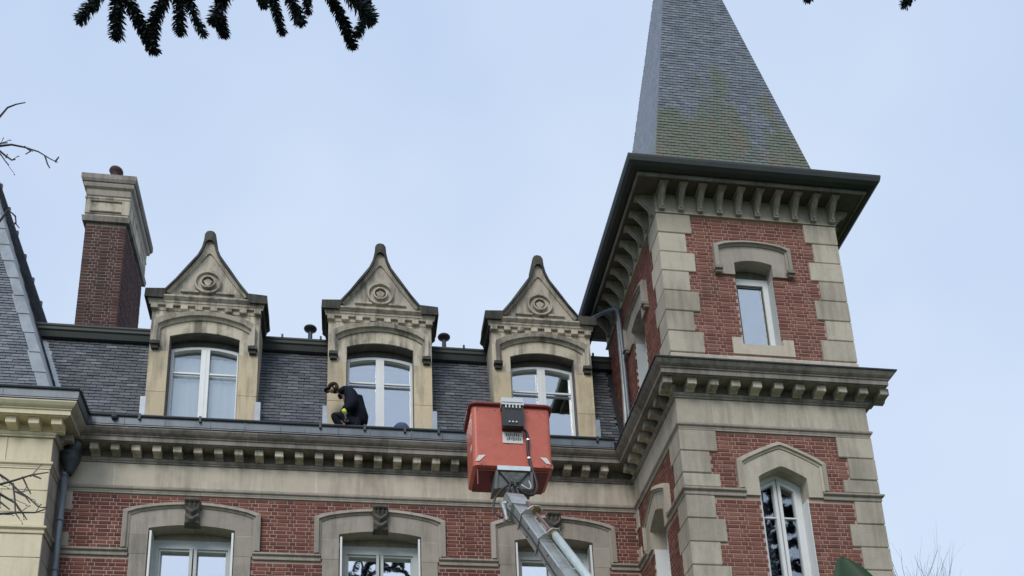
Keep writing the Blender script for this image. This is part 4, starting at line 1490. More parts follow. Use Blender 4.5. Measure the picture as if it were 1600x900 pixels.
# stepped lead sheets on the hip, overlapping
nst = 18 * 1
for i in range(18):
    s0, s1 = i * .2, (i + 1) * .2 + .02
    for (Ud, Nd) in ((Vector((-1, 0, 0)), N), (Vector((0, 1, 0)), N2)):
        wd = .21 + .02 * math.sin(i * 2.1)
        A0 = HB + Vector((-s0, s0, k_ * s0)); A1 = HB + Vector((-s1, s1, k_ * s1))
        o1, o2 = .045, .03
        q.hexa([A0 + Nd * 0, A0 + Ud * wd, A0 + Ud * wd + Nd * o1, A0 + Nd * o1, A1, A1 + Ud * wd, A1 + Ud * wd + Nd * o2, A1 + Nd * o2])
part('hip_lead', q, M['zinc_hip'], proof)
q = MB(); q.tube([HB + Vector((.02, -.02, 0)), HB + Vector((-3.6, 3.6, k_ * 3.6))], .035, 8)
part('hip_roll', q, M['zinc'], proof)
q = MB()     # lead valley where this roof meets the mansard
va = []
for z in (12.9, 13.6, 14.3, 15.0, 15.6):
    y = .10 + (z - 12.82) * .312
    va.append(Vector((pav_edge(z) + .05, y - .03, z)))
for a, b_ in zip(va, va[1:]):
    q.hexa([a + Vector((-.16, 0, 0)), a + Vector((.10, .01, 0)), a + Vector((.10, .05, 0)), a + Vector((-.16, .05, 0)), b_ + Vector((-.16, 0, 0)), b_ + Vector((.10, .01, 0)), b_ + Vector((.10, .05, 0)), b_ + Vector((-.16, .05, 0))])
q.tube([v_ + Vector((-.16, -.02, 0)) for v_ in va], .025, 6)
part('valley_lead', q, M['zinc_light'], proof)
q = MB()
e0, e1 = RB, AR
q.tube([e0.lerp(e1, .0), e0.lerp(e1, 1.0)], .05, 6)
for i in range(16):
    p_ = e0.lerp(e1, .12 + i * .05)
    q.box(p_.x - .03, p_.x + .05, p_.y - .03, p_.y + .03, p_.z, p_.z + .12)
part('rear_hip_ridge', q, M['zinc_dark'], proof)

# ================================================================== BOOM LIFT
lift = thing('boom_lift', 'boom lift with faded red basket raised on an aluminium arm before the facade', 'boom lift', (3.42, -11.0, 0))
BZ0, BZ1, BY0_, BY1_ = 10.47, 11.60, -3.2, -2.42
BXa, BXb = 1.87, 3.12


def rrect(x0, x1, y0, y1, r, n=4):
    pts = []
    for cx_, cy_, a0 in ((x1 - r, y1 - r, 0), (x0 + r, y1 - r, 90), (x0 + r, y0 + r, 180), (x1 - r, y0 + r, 270)):
        for k in range(n + 1):
            a = math.radians(a0 + 90 * k / n)
            pts.append((cx_ + r * math.cos(a), cy_ + r * math.sin(a)))
    return pts


q = MB()
levels = [(0.05, .045, BZ0), (.0, .07, BZ0 + .03), (-.0, .07, BZ1 - .05), (-.0, .07, BZ1 - .02)]
rings = []
for ins, r_, z in levels:
    rings.append([(a, b_, z) for a, b_ in rrect(BXa + ins, BXb - ins, BY0_ + ins, BY1_ - ins, r_)])
inner = [[(a, b_, BZ1 - .02) for a, b_ in rrect(BXa + .04, BXb - .04, BY0_ + .04, BY1_ - .04, .05)], [(a, b_, BZ0 + .06) for a, b_ in rrect(BXa + .04, BXb - .04, BY0_ + .04, BY1_ - .04, .05)]]
allr = rings + inner
n = len(allr[0])
vs = [p for r_ in allr for p in r_]
fs = [tuple(range(n - 1, -1, -1)), tuple(range((len(allr) - 1) * n, len(allr) * n))]
for k in range(len(allr) - 1):
    for j in range(n):
        jj = (j + 1) % n
        fs.append((k * n + j, k * n + jj, (k + 1) * n + jj, (k + 1) * n + j))
q.add(vs, fs)
basket = part('basket', q, M['red'], lift)
q = MB()
rim_o = [(a, b_, BZ1) for a, b_ in rrect(BXa - .02, BXb + .02, BY0_ - .02, BY1_ + .02, .09, 5)]
rim_o.append(rim_o[0]); rim_o.append(rim_o[1])
q.tube(rim_o, .032, 8, cap=False)
part('rim', q, M['red_dark'], basket, smooth=True)
q = MB(); q.box(BXa + .06, BXb - .06, BY0_ + .06, BY1_ - .06, BZ0 - .025, BZ0 - .002)
part('floor_pan', q, M['red_dark'], basket)
q = MB(); q.tube([(BXa + .07, BY0_ + .06, BZ0), (BXa + .07, BY0_ + .05, BZ0 - .28)], .012, 6)
part('strap_end', q, M['red_dark'], basket)
fy = BY0_
q = MB()
q.box(2.335, 2.665, fy - .16, fy - .02, 11.13, 11.56)
box_ = part('control_box', q, M['black'], basket)
q = MB(); q.hexa([(2.32, fy - .18, 11.50), (2.68, fy - .18, 11.50), (2.68, fy + .05, 11.50), (2.32, fy + .05, 11.50), (2.33, fy - .10, 11.68), (2.67, fy - .10, 11.68), (2.67, fy + .05, 11.68), (2.33, fy + .05, 11.68)])
part('control_cover', q, M['clear'], basket)
q = MB()
for k in range(3):
    q = MB(); q.lathe((2.44 + k * .055, fy - .172, 11.19), [(.014, -.012), (.014, .012)], 8)
    part('toggle_switch', q, M['sticker'], basket)
q = MB(); q.box(2.36, 2.64, fy - .178, fy - .170, 11.43, 11.44)
for k in range(5):
    q = MB(); q.box(2.38 + k * .055, 2.40 + k * .055, fy - .187, fy - .178, 11.44, 11.49 + .02 * (k % 2))
    part('indicator', q, M['sticker'], basket)
q = MB(); q.box(2.345, 2.665, fy - .012, fy - .006, 10.91, 11.105)
plate = part('notice_plate', q, M['sticker'], basket)
q = MB()
for k, h in enumerate((.05, .035, .05, .02, .05, .05, .03)):
    q.box(2.40 + k * .032, 2.412 + k * .032, fy - .016, fy - .0135, 11.035, 11.035 + h)
for k, (h, g_) in enumerate(((.03, 0), (.05, .01), (.012, .02), (.05, 0), (.045, 0), (.03, .01), (.05, 0), (.02, .01))):
    q.box(2.415 + k * .029, 2.430 + k * .029, fy - .016, fy - .0135, 10.955 + g_, 10.965 + g_ + h)
part('print_marks', q, M['ink'], basket)
for x0, s in ((1.90, 1), (3.09, -1)):
    q = MB()
    q.hexa([(x0, fy - .006, 10.56), (x0 + s * .07, fy - .006, 10.57), (x0 + s * .07, fy - .010, 10.57), (x0, fy - .010, 10.56), (x0 + s * .06, fy - .006, 10.67), (x0 + s * .17, fy - .006, 10.68), (x0 + s * .17, fy - .010, 10.68), (x0 + s * .06, fy - .010, 10.67)])
    part('reflective_sticker', q, M['sticker'], basket)
q = MB(); q.box(BXa - .008, BXa - .003, fy + .1, fy + .22, 10.82, 10.92)
part('reflective_sticker', q, M['sticker'], basket)
# mount under the basket
q = MB()
q.hexa([(2.20, -3.30, 10.05), (2.74, -3.30, 10.05), (2.74, -2.9, 10.12), (2.20, -2.9, 10.12), (2.20, -3.30, 10.33), (2.74, -3.30, 10.33), (2.74, -2.75, 10.44), (2.20, -2.75, 10.44)])
q.hexa([(2.16, -3.33, 10.02), (2.21, -3.33, 10.02), (2.21, -2.9, 10.08), (2.16, -2.9, 10.08), (2.20, -3.33, 10.34), (2.24, -3.33, 10.34), (2.24, -2.9, 10.44), (2.20, -2.9, 10.44)])
q.hexa([(2.73, -3.33, 10.04), (2.77, -3.33, 10.04), (2.77, -2.9, 10.1), (2.73, -2.9, 10.1), (2.73, -3.33, 10.34), (2.77, -3.33, 10.34), (2.77, -2.9, 10.44), (2.73, -2.9, 10.44)])
part('basket_mount', q, M['steel_mid'], lift)
q = MB()
q.hexa([(2.44, -3.34, 10.07), (2.50, -3.34, 10.07), (2.50, -3.30, 10.07), (2.44, -3.30, 10.07), (2.26, -3.34, 10.31), (2.68, -3.34, 10.31), (2.68, -3.30, 10.31), (2.26, -3.30, 10.31)])
part('gusset', q, M['steel_dark'], lift)
q = MB(); q.box(2.22, 2.73, -3.36, -3.30, 10.335, 10.41)
part('mount_bar', q, M['alu_light'], lift)
q = MB()
for s in (-1, 1):
    q.lathe((2.47 + s * .045, -3.40, 10.12), [(.03, -.03), (.03, .03)], 10)
    q.tube([(2.47 + s * .05, -3.50, 9.72), (2.47 + s * .04, -3.40, 10.0)], .028, 8)
q.tube([(2.32, -3.55, 9.75), (2.36, -3.46, 9.95)], .025, 8)
part('tilt_linkage', q, M['steel_dark'], lift)
# arm axis
A0 = Vector((2.39, -3.70, 9.54)); A1 = Vector((3.42, -11.0, 1.6))
ax = (A1 - A0).normalized()
sv = ax.cross(Vector((0, 0, 1))).normalized()      # sideways
if sv.x > 0: sv = -sv
nv = sv.cross(ax)
if nv.z < 0: nv = -nv


def beam(mb, s0, s1, w2, h2, off=0.0):
    P = lambda s, a, h: A0 + ax * s + sv * a + nv * (h + off)
    mb.hexa([P(s0, -w2, -h2), P(s0, w2, -h2), P(s0, w2, h2), P(s0, -w2, h2), P(s1, -w2, -h2), P(s1, w2, -h2), P(s1, w2, h2), P(s1, -w2, h2)])


q = MB(); beam(q, .25, 7.0, .088, .098)
boom = part('boom_section', q, M['alu'], lift)
q = MB()
for s in (-1, 1):
    P = lambda t_, a, h: A0 + ax * t_ + sv * a + nv * h
    q.tube([P(.25, s * .09, .10), P(5.0, s * .09, .10)], .010, 5)
part('boom_edge', q, M['alu_light'], boom)
q = MB(); beam(q, 2.9, 9.4, .12, .13)
part('boom_section', q, M['alu'], lift)
# head casting
q = MB()
P = lambda t_, a, h: tuple(A0 + ax * t_ + sv * a + nv * h)
out = [(-.12, -.10), (-.16, .05), (-.08, .15), (.12, .16), (.34, .13), (.36, -.13), (.1, -.15)]
k = len(out)
for a0, a1 in ((-.135, .135),):
    vs = [P(t_, a0, h) for t_, h in out] + [P(t_, a1, h) for t_, h in out]
    q.add(vs, [tuple(range(k)), tuple(range(2 * k - 1, k - 1, -1))] + [(j, (j + 1) % k, k + (j + 1) % k, k + j) for j in range(k)])
part('boom_head', q, M['alu'], lift)
q = MB()
q.tube([P(-.2, .17, -.02), P(.0, .175, 0), P(.22, .175, -.05), P(.42, .175, -.12)], [.025, .035, .03, .025], 8)
q.tube([P(.0, -.2, 0), P(.0, .2, 0)], .04, 10)
q.tube([P(.36, .15, -.13), P(.36, .21, -.13)], .045, 10)
part('pivot_pin', q, M['alu'], lift)
# hydraulic ram above the boom with brass collars and straps
q = MB(); q.tube([P(.35, -.085, .16), P(2.05, -.10, .20)], .024, 8)
part('ram_rod', q, M['rod'], lift)
q = MB(); q.tube([P(1.85, -.10, .20), P(5.5, -.10, .22)], .055, 16)
part('ram_cylinder', q, M['ram'], lift, smooth=True)
for t0, rr in ((.80, .058), (1.82, .078)):
    q = MB()
    q.tube([P(t0 - .02, -.10, .19), P(t0 + .05, -.10, .192)], rr, 16)
    q.tube([P(t0 + .05, -.10, .19), P(t0 + .09, -.10, .192)], rr * .72, 16)
    part('brass_collar', q, M['brass'], lift)
    q = MB()
    loop = [P(t0, .105, -.12), P(t0, .10, .10), P(t0, .02, .19), P(t0, -.05, rr + .195), P(t0, -.14, rr + .195), P(t0, -.185, .21), P(t0, -.15, .10), P(t0, -.11, -.11)]
    q.tube(loop, .014, 6)
    q.hexa([P(t0 - .01, -.12, .117), P(t0 - .01, .12, .117), P(t0 - .01, .05, .20), P(t0 - .01, -.15, .20), P(t0 + .02, -.12, .117), P(t0 + .02, .12, .117), P(t0 + .02, .05, .20), P(t0 + .02, -.15, .20)])
    part('ram_strap', q, M['alu'], lift)
for t0 in (.12, .3, 1.25, 2.3, 2.85):
    for h in (-.06, .06):
        q = MB(); q.tube([P(t0, .085, h), P(t0, .112 if t0 < .35 else .10, h)], .012, 6)
        if t0 < .35: q = MB(); q.tube([P(t0, .13, h), P(t0, .15, h)], .014, 6)
        part('bolt', q, M['steel_dark'], lift)
for (bx_, bz_) in ((1.96, 11.50), (2.24, 11.50), (2.76, 11.50), (3.03, 11.50), (2.0, 10.52), (2.98, 10.52)):
    q = MB(); q.tube([(bx_, BY0_ + .01, bz_), (bx_, BY0_ - .008, bz_)], .011, 6)
    part('bolt', q, M['steel_mid'], basket)
q = MB(); q.tube([P(.1, .15, -.02), P(.6, .118, .0), P(1.5, .112, .02), P(3, .14, .02), P(6, .14, .02)], .012, 6)
part('hose', q, M['rubber'], lift)
# hoses
def hose(pts, r):
    out_ = []
    P4 = [Vector(p) for p in pts]
    for i in range(len(P4) - 1):
        p0, p1, p2, p3 = P4[max(i - 1, 0)], P4[i], P4[i + 1], P4[min(i + 2, len(P4) - 1)]
        for k in range(5):
            u = k / 5
            out_.append(.5 * ((2 * p1) + (p2 - p0) * u + (2 * p0 - 5 * p1 + 4 * p2 - p3) * u * u + (3 * p1 - p0 - 3 * p2 + p3) * u ** 3))
    out_.append(P4[-1])
    q = MB(); q.tube(out_, r, 7)
    return q


part('hose', hose([(2.62, fy - .09, 11.14), (2.70, fy - .07, 11.10), (2.735, fy - .06, 11.0), (2.73, fy - .05, 10.75), (2.76, fy - .06, 10.5), (2.80, fy - .10, 10.30), (2.82, fy - .16, 10.05), (2.74, fy - .24, 9.88), (2.6, fy - .28, 9.86), (2.5, -3.5, 9.95)], .024), M['rubber'], lift, smooth=True)
part('hose', hose([(2.44, -3.5, 10.02), (2.30, -3.5, 9.95), (2.15, -3.55, 9.75), (2.10, -3.6, 9.5), (2.18, -3.65, 9.36), (2.33, -3.7, 9.34), (2.42, -3.8, 9.4)], .016), M['rubber'], lift, smooth=True)
part('hose', hose([(2.55, -3.5, 10.0), (2.66, -3.52, 9.92), (2.70, -3.5, 9.98), (2.68, -3.45, 10.1)], .014), M['alu'], lift, smooth=True)
part('hose', hose([(2.40, -3.5, 10.05), (2.34, -3.55, 9.85), (2.30, -3.62, 9.6), (2.36, -3.72, 9.5)], .014), M['rubber'], lift, smooth=True)
for z, x in ((10.95, 2.737), (10.62, 2.738)):
    q = MB(); q.tube([(x, fy - .058, z - .012), (x, fy - .058, z + .012)], .03, 8)
    part('hose_clip', q, M['alu_light'], lift)
# mast under the arm, outside the photograph
q = MB(); q.box(3.5, 4.2, -11.3, -10.6, .55, 1.7); q.box(2.6, 5.1, -13.0, -9.2, .35, .6)
part('mast', q, M['steel_dark'], lift)
for x in (2.7, 5.0):
    for y in (-12.5, -9.7):
        q = MB(); q.tube([(x - .12, y, .36), (x + .12, y, .36)], .36, 18); part('wheel', q, M['rubber'], lift)

# ================================================================== PERSON and bag
person = thing('person', 'person in a black jacket and dark cap crouching in the roof gutter, head bent down', 'person', (.0, -.25, 12.82))


def skin_obj(name, pts, edges, mat, parent, root=0, sub=2):
    L = Vector(root_loc(parent))
    me = bpy.data.meshes.new(name)
    me.from_pydata([tuple(Vector(p[:3]) - L) for p in pts], edges, [])
    me.materials.append(mat)
    o = bpy.data.objects.new(name, me)
    COL.objects.link(o)
    o.parent = parent
    sk = o.modifiers.new('skin', 'SKIN')
    sk.use_smooth_shade = True
    sv_ = me.skin_vertices[0].data if me.skin_vertices else None
    if sv_ is None:
        me.skin_vertices_add() if hasattr(me, 'skin_vertices_add') else None
        sv_ = me.skin_vertices[0].data
    for i, p in enumerate(pts):
        r_ = p[3]
        sv_[i].radius = (r_, p[4] if len(p) > 4 else r_)
        sv_[i].use_root = (i == root)
    ss = o.modifiers.new('sub', 'SUBSURF')
    ss.levels = ss.render_levels = sub
    return o


def chain(n, start=0):
    return [(start + i, start + i + 1) for i in range(n - 1)]


body_pts = [(.12, -.22, 13.06, .11), (.11, -.23, 13.35, .12), (-.01, -.25, 13.58, .13), (-.12, -.26, 13.72, .075), (-.23, -.27, 13.785, .05), (-.305, -.27, 13.80, .075), (-.335, -.27, 13.83, .085, .08), (-.37, -.27, 13.86, .06),
            (-.375, -.27, 13.765, .045), (-.40, -.27, 13.735, .035),
            (.08, -.33, 13.03, .08), (-.30, -.38, 13.16, .065), (-.10, -.36, 12.92, .05), (-.22, -.36, 12.85, .04),
            (.08, -.12, 13.03, .08), (-.26, -.10, 13.20, .065), (-.06, -.12, 12.92, .05), (-.18, -.12, 12.85, .04),
            (-.03, -.42, 13.60, .06), (.02, -.50, 13.36, .045), (-.12, -.52, 13.17, .035), (-.10, -.53, 13.06, .03),
            (-.06, -.10, 13.60, .06), (-.16, -.06, 13.36, .045), (-.32, -.12, 13.20, .035)]
body_ed = [(0, 1), (1, 2), (2, 3), (3, 4), (4, 5), (5, 6), (6, 7), (5, 8), (8, 9), (0, 10), (10, 11), (11, 12), (12, 13), (0, 14), (14, 15), (15, 16), (16, 17), (2, 18), (18, 19), (19, 20), (20, 21), (2, 22), (22, 23), (23, 24)]
body = skin_obj('body', body_pts, body_ed, M['skin'], person)
jk = [(.13, -.24, 13.02, .165, .17), (.15, -.24, 13.2, .185, .18), (.135, -.25, 13.42, .195, .18), (.055, -.26, 13.61, .195, .18), (-.05, -.27, 13.73, .165, .155), (-.14, -.27, 13.775, .115, .11), (-.205, -.27, 13.77, .085, .085),
      (.0, -.43, 13.60, .11), (.02, -.48, 13.36, .125), (-.06, -.51, 13.24, .09), (-.11, -.525, 13.17, .052),
      (-.03, -.10, 13.60, .11), (-.16, -.06, 13.36, .09), (-.30, -.11, 13.20, .08)]
jacket = skin_obj('jacket', jk, [(0, 1), (1, 2), (2, 3), (3, 4), (4, 5), (5, 6), (3, 7), (7, 8), (8, 9), (9, 10), (3, 11), (11, 12), (12, 13)], M['jacket'], person, 2)
tr_ = [(.12, -.23, 13.03, .13), (.06, -.34, 13.03, .12), (-.15, -.38, 13.12, .11), (-.33, -.39, 13.16, .10), (-.22, -.37, 13.0, .07), (-.12, -.36, 12.92, .06),
       (.06, -.12, 13.03, .11), (-.14, -.11, 13.13, .09), (-.28, -.10, 13.2, .085), (-.16, -.11, 13.02, .07), (-.08, -.12, 12.92, .06)]
trous = skin_obj('trousers', tr_, [(0, 1), (1, 2), (2, 3), (3, 4), (4, 5), (0, 6), (6, 7), (7, 8), (8, 9), (9, 10)], M['trousers'], person)
for y in (-.36, -.12):
    skin_obj('boot', [(-.09, y, 12.90, .05), (-.12, y, 12.865, .052), (-.22, y, 12.855, .045), (-.30, y, 12.85, .035)], chain(4), M['black'], person)
# gloved hand gripping the gutter edge
hp_ = [(-.115, -.525, 13.12, .032), (-.10, -.53, 13.05, .04, .025), (-.085, -.535, 12.99, .042, .022)]
he = [(0, 1), (1, 2)]
for i, (dx_, l) in enumerate(((-.035, .9), (-.012, 1.0), (.012, .95), (.033, .75))):
    b0 = len(hp_)
    hp_ += [(-.082 + dx_, -.545, 12.965, .012), (-.078 + dx_, -.55, 12.965 - .035 * l, .011), (-.074 + dx_, -.54, 12.965 - .062 * l, .010)]
    he += [(2, b0), (b0, b0 + 1), (b0 + 1, b0 + 2)]
b0 = len(hp_)
hp_ += [(-.135, -.50, 13.02, .013), (-.14, -.47, 12.985, .012), (-.13, -.45, 12.96, .010)]
he += [(1, b0), (b0, b0 + 1), (b0 + 1, b0 + 2)]
skin_obj('glove', hp_, he, M['black'], person, 0, 1)
q = MB(); q.tube([(-.105, -.528, 13.115), (-.125, -.525, 13.165), (-.135, -.523, 13.19)], [.038, .043, .041], 12)
part('reflective_cuff', q, M['hivis'], person, smooth=True)
# face details, hair, cap
q = MB()
hc = Vector((-.335, -.27, 13.81))
q.tube([hc + Vector((-.075, 0, -.03)), hc + Vector((-.098, 0, -.052)), hc + Vector((-.085, 0, -.065))], [.012, .014, .008], 6)
part('nose', q, M['skin'], person, smooth=True)
for s in (-1, 1):
    q = MB()
    c_ = hc + Vector((.02, s * .078, -.015))
    q.tube([c_ + Vector((0, 0, -.03)), c_ + Vector((.006, s * .01, 0)), c_ + Vector((0, s * .006, .028))], [.006, .014, .008], 6)
    part('ear', q, M['skin'], person, smooth=True)
    q = MB(); c_ = hc + Vector((-.078, s * .03, .0)); q.lathe(c_, [(.001, -.008), (.009, 0), (.001, .008)], 6)
    part('eye', q, M['ink'], person)


def ellipsoid(c, r, zmin=-1, tilt=0, n=14, m=9):
    mb = MB()
    rot = Matrix.Rotation(tilt, 3, 'Y')
    vs = []
    for j in range(m + 1):
        ph = -PI / 2 + PI * j / m
        sz = max(math.sin(ph), zmin)
        for k in range(n):
            a = 2 * PI * k / n
            v_ = rot @ Vector((r[0] * math.cos(ph) * math.cos(a), r[1] * math.cos(ph) * math.sin(a), r[2] * sz))
            vs.append(tuple(Vector(c) + v_))
    fs = [(j * n + k, j * n + (k + 1) % n, (j + 1) * n + (k + 1) % n, (j + 1) * n + k) for j in range(m) for k in range(n)]
    mb.add(vs, fs)
    return mb


part('hair', ellipsoid(hc + Vector((.032, 0, .008)), (.085, .09, .095), -.9, -.3), M['hair'], person, smooth=True)
capq = ellipsoid(hc + Vector((-.005, 0, .045)), (.108, .10, .085), -.15, -.45)
capo = part('cap', capq, M['cap'], person, smooth=True)
q = MB()
vs = []
for k in range(9):
    a = PI * .5 + PI * k / 8
    vs += [hc + Vector((-.06 + .03 * math.cos(a), .075 * math.sin(a), .02)), hc + Vector((-.085 + .085 * math.cos(a), .085 * math.sin(a), -.03 + .0 * k)), hc + Vector((-.06 + .03 * math.cos(a), .075 * math.sin(a), .008)), hc + Vector((-.085 + .085 * math.cos(a), .085 * math.sin(a), -.042))]
fs = []
for k in range(8):
    o_ = 4 * k
    fs += [(o_, o_ + 4, o_ + 5, o_ + 1), (o_ + 2, o_ + 3, o_ + 7, o_ + 6), (o_ + 1, o_ + 5, o_ + 7, o_ + 3), (o_, o_ + 2, o_ + 6, o_ + 4)]
q.add([tuple(v_) for v_ in vs], fs)
part('cap_brim', q, M['cap'], person)
q = MB()
q2 = hose([(-.22, -.35, 13.70), (-.17, -.35, 13.74), (-.13, -.33, 13.78), (-.11, -.27, 13.81), (-.12, -.2, 13.78), (-.17, -.18, 13.74), (-.22, -.18, 13.70)], .055)
part('hood', q2, M['jacket'], person, smooth=True)

bagq = ellipsoid((.93, -.30, 12.99), (.15, .12, .13), -.9, 0, 18, 10)
bagq.v = [(x, y, z + .008 * math.sin(x * 55) * math.cos(y * 30)) for x, y, z in bagq.v]
bag = solo('bag', bagq, M['blue_bag'], 'rounded blue cloth bag lying in the gutter below the middle dormer window', 'bag', (.93, -.30, 12.82), smooth=True)

# ================================================================== TREES
# monkey puzzle: scaly branch tips hanging into the top of the picture
apt = thing('monkey_puzzle_tree', 'dark monkey puzzle tree whose spiky branch tips hang into the top of the picture', 'tree', (.5, -21.5, 0))
q = MB(); q.tube([(.5, -21.5, 0), (.55, -21.5, 6), (.5, -21.5, 12), (.5, -21.5, 17)], [.38, .32, .24, .08], 14)
part('trunk', q, M['trunk'], apt, smooth=True)


def unproj(u, v, Y):
    d = CR * ((u - 800) / FPX) - CU * ((v - PPY) / FPX) + CF
    return CAM + d * ((Y - CAM.y) / d.y)


def scaly(mb, pts, rad, step=.010, leaf=.034):
    pts = [Vector(p) for p in pts]
    mb.tube(pts, [r * .55 for r in rad], 7)
    tot = 0
    for i in range(len(pts) - 1):
        a, b_ = pts[i], pts[i + 1]
        L = (b_ - a).length
        d = (b_ - a).normalized()
        up = d.orthogonal().normalized()
        sd_ = d.cross(up)
        n_ = max(1, int(L / step))
        for k in range(n_):
            u = k / n_
            r_ = rad[i] + (rad[i + 1] - rad[i]) * u
            c = a.lerp(b_, u)
            for w_ in range(6):
                an = tot * 2.399 + w_ * PI / 3 + random.uniform(-.25, .25)
                rd = up * math.cos(an) + sd_ * math.sin(an)
                tn = d.cross(rd)
                l = leaf * random.uniform(.75, 1.25)
                base = c + rd * r_ * .45
                tip = base + rd * (r_ * .55 + l * .45) + d * l * random.uniform(.35, .95)
                hw = l * .34
                m_ = base.lerp(tip, .45) + rd * l * .12
                mb.add([base - tn * hw * .8, base + tn * hw * .8, m_ + tn * hw, tip, m_ - tn * hw], [(0, 1, 2, 3, 4)])
            tot += 1
    # blunt crown of leaves on the tip
    d = (pts[-1] - pts[-2]).normalized(); up = d.orthogonal().normalized(); sd_ = d.cross(up)
    for k in range(36):
        an = k * 2.399
        sp_ = (k / 36) ** .5
        rd = up * math.cos(an) + sd_ * math.sin(an)
        base = pts[-1] + rd * rad[-1] * .5 * sp_
        l = leaf * random.uniform(.8, 1.3)
        tip = base + (d * (1.1 - sp_ * .6) + rd * sp_).normalized() * l
        tn = d.cross(rd) * l * .3
        mb.add([base - tn, base + tn, tip], [(0, 1, 2)])


BR = [([(165, -25), (150, -2), (140, 12), (124, 32)], 12), ([(187, -25), (184, 10), (183, 35), (182, 58)], 15), ([(190, -25), (205, 10), (222, 42), (240, 78)], 12),
      ([(270, -25), (254, 5), (242, 30), (238, 60)], 13), ([(280, -25), (281, 5), (281, 28), (281, 50)], 13), ([(288, -25), (298, 10), (307, 32), (317, 52)], 9),
      ([(362, -25), (350, -2), (342, 15), (333, 36)], 15), ([(345, 5), (343, 25), (350, 53)], 11), ([(403, -25), (408, -5), (412, 6)], 9),
      ([(418, -25), (428, 5), (435, 28), (441, 50)], 9), ([(446, -25), (455, 0), (463, 20), (469, 34)], 14), ([(478, -25), (480, 0), (481, 18)], 8),
      ([(505, -25), (524, 10), (539, 40), (551, 72)], 11), ([(535, -25), (556, 2), (571, 18), (580, 30)], 18), ([(572, 22), (565, 40), (559, 54)], 10),
      ([(1432, -25), (1422, -4), (1413, 8)], 10), ([(1262, -30), (1262, -15), (1262, -3)], 8)]
for i, (pl, r_) in enumerate(BR):
    Y = -12.0 + .5 * math.sin(i * 2.3)
    P3 = [unproj(u, v, Y + .05 * k) for k, (u, v) in enumerate(pl)]
    sc = (P3[0] - CAM).dot(CF) / FPX
    rr = r_ * sc * .80
    first = P3[0]
    limb = [Vector((.5, -21.4, 12.5)), Vector((first.x * .6, -17.0, 12.8)), Vector((first.x, -13.2, 11.3)), first + Vector((0, .0, .6))]
    q = MB()
    scaly(q, [first + Vector((0, 0, .6))] + P3, [rr * .8] + [rr * .85] + [rr * (1.0 if k < len(P3) - 2 else .95) for k in range(len(P3) - 1)])
    q.tube(limb, [.06, .05, .04, .035], 6)
    part('branch', q, M['araucaria'], apt)


def whorls(parent, c, z0, z1, n, R0, seed):
    rg = random.Random(seed)
    for i in range(n):
        u = i / n
        z = z0 + (z1 - z0) * u
        L_ = R0 * (1 - .55 * u)
        for k in range(5):
            a = k * 2 * PI / 5 + i * .9 + rg.uniform(-.3, .3)
            d = Vector((math.cos(a), math.sin(a), 0))
            b0 = Vector((c[0], c[1], z))
            mb = MB()
            pts = [b0, b0 + d * L_ * .4 + Vector((0, 0, .35)), b0 + d * L_ * .8 + Vector((0, 0, .1)), b0 + d * L_ + Vector((0, 0, -.4))]
            scaly(mb, pts, [.10, .10, .10, .08], .07, .13)
            for s_ in (-1, 1):
                sd2 = Vector((-d.y, d.x, 0)) * s_
                q0 = b0 + d * L_ * .55 + Vector((0, 0, .3))
                scaly(mb, [q0, q0 + (d + sd2) * L_ * .25, q0 + (d + sd2) * L_ * .36 + Vector((0, 0, -.35))], [.09, .09, .07], .07, .12)
            part('branch', mb, M['araucaria'], parent)


whorls(apt, (.5, -21.5), 16.5, 25, 6, 3.0, 4)
q = MB(); q.tube([(.5, -21.5, 16.9), (.5, -21.5, 25.5)], [.10, .03], 8)
part('leader', q, M['trunk'], apt)
mp2 = thing('monkey_puzzle_tree', 'tall monkey puzzle tree in the garden, seen only mirrored in the tower window', 'tree', (13.5, -17.5, 0))
q = MB(); q.tube([(13.5, -17.5, 0), (13.5, -17.5, 12), (13.5, -17.5, 24)], [.4, .28, .05], 12)
part('trunk', q, M['trunk'], mp2)
whorls(mp2, (13.5, -17.5), 10, 23.5, 12, 3.2, 9)


def twig_tree(mb, start, direction, length, radius, depth, rng, spread=.55, grav=0.0, seg=4):
    p = Vector(start)
    d = Vector(direction).normalized()
    pts = [p.copy()]
    rs = [radius]
    for i in range(seg):
        d = (d + Vector((rng.uniform(-.18, .18), rng.uniform(-.18, .18), rng.uniform(-.18, .18) + grav))).normalized()
        p = p + d * length / seg
        pts.append(p.copy())
        rs.append(radius * (1 - .55 * (i + 1) / seg))
        if depth > 0 and i > 0:
            for _ in range(2 if depth > 1 and rng.random() < .6 else 1):
                nd_ = (d + Vector((rng.uniform(-1, 1), rng.uniform(-1, 1), rng.uniform(-.5, 1))) * spread).normalized()
                twig_tree(mb, p, nd_, length * rng.uniform(.5, .75), rs[-1] * .7, depth - 1, rng, spread, grav, max(3, seg - 1))
    mb.tube(pts, rs, 4 if radius < .02 else 7, cap=False)


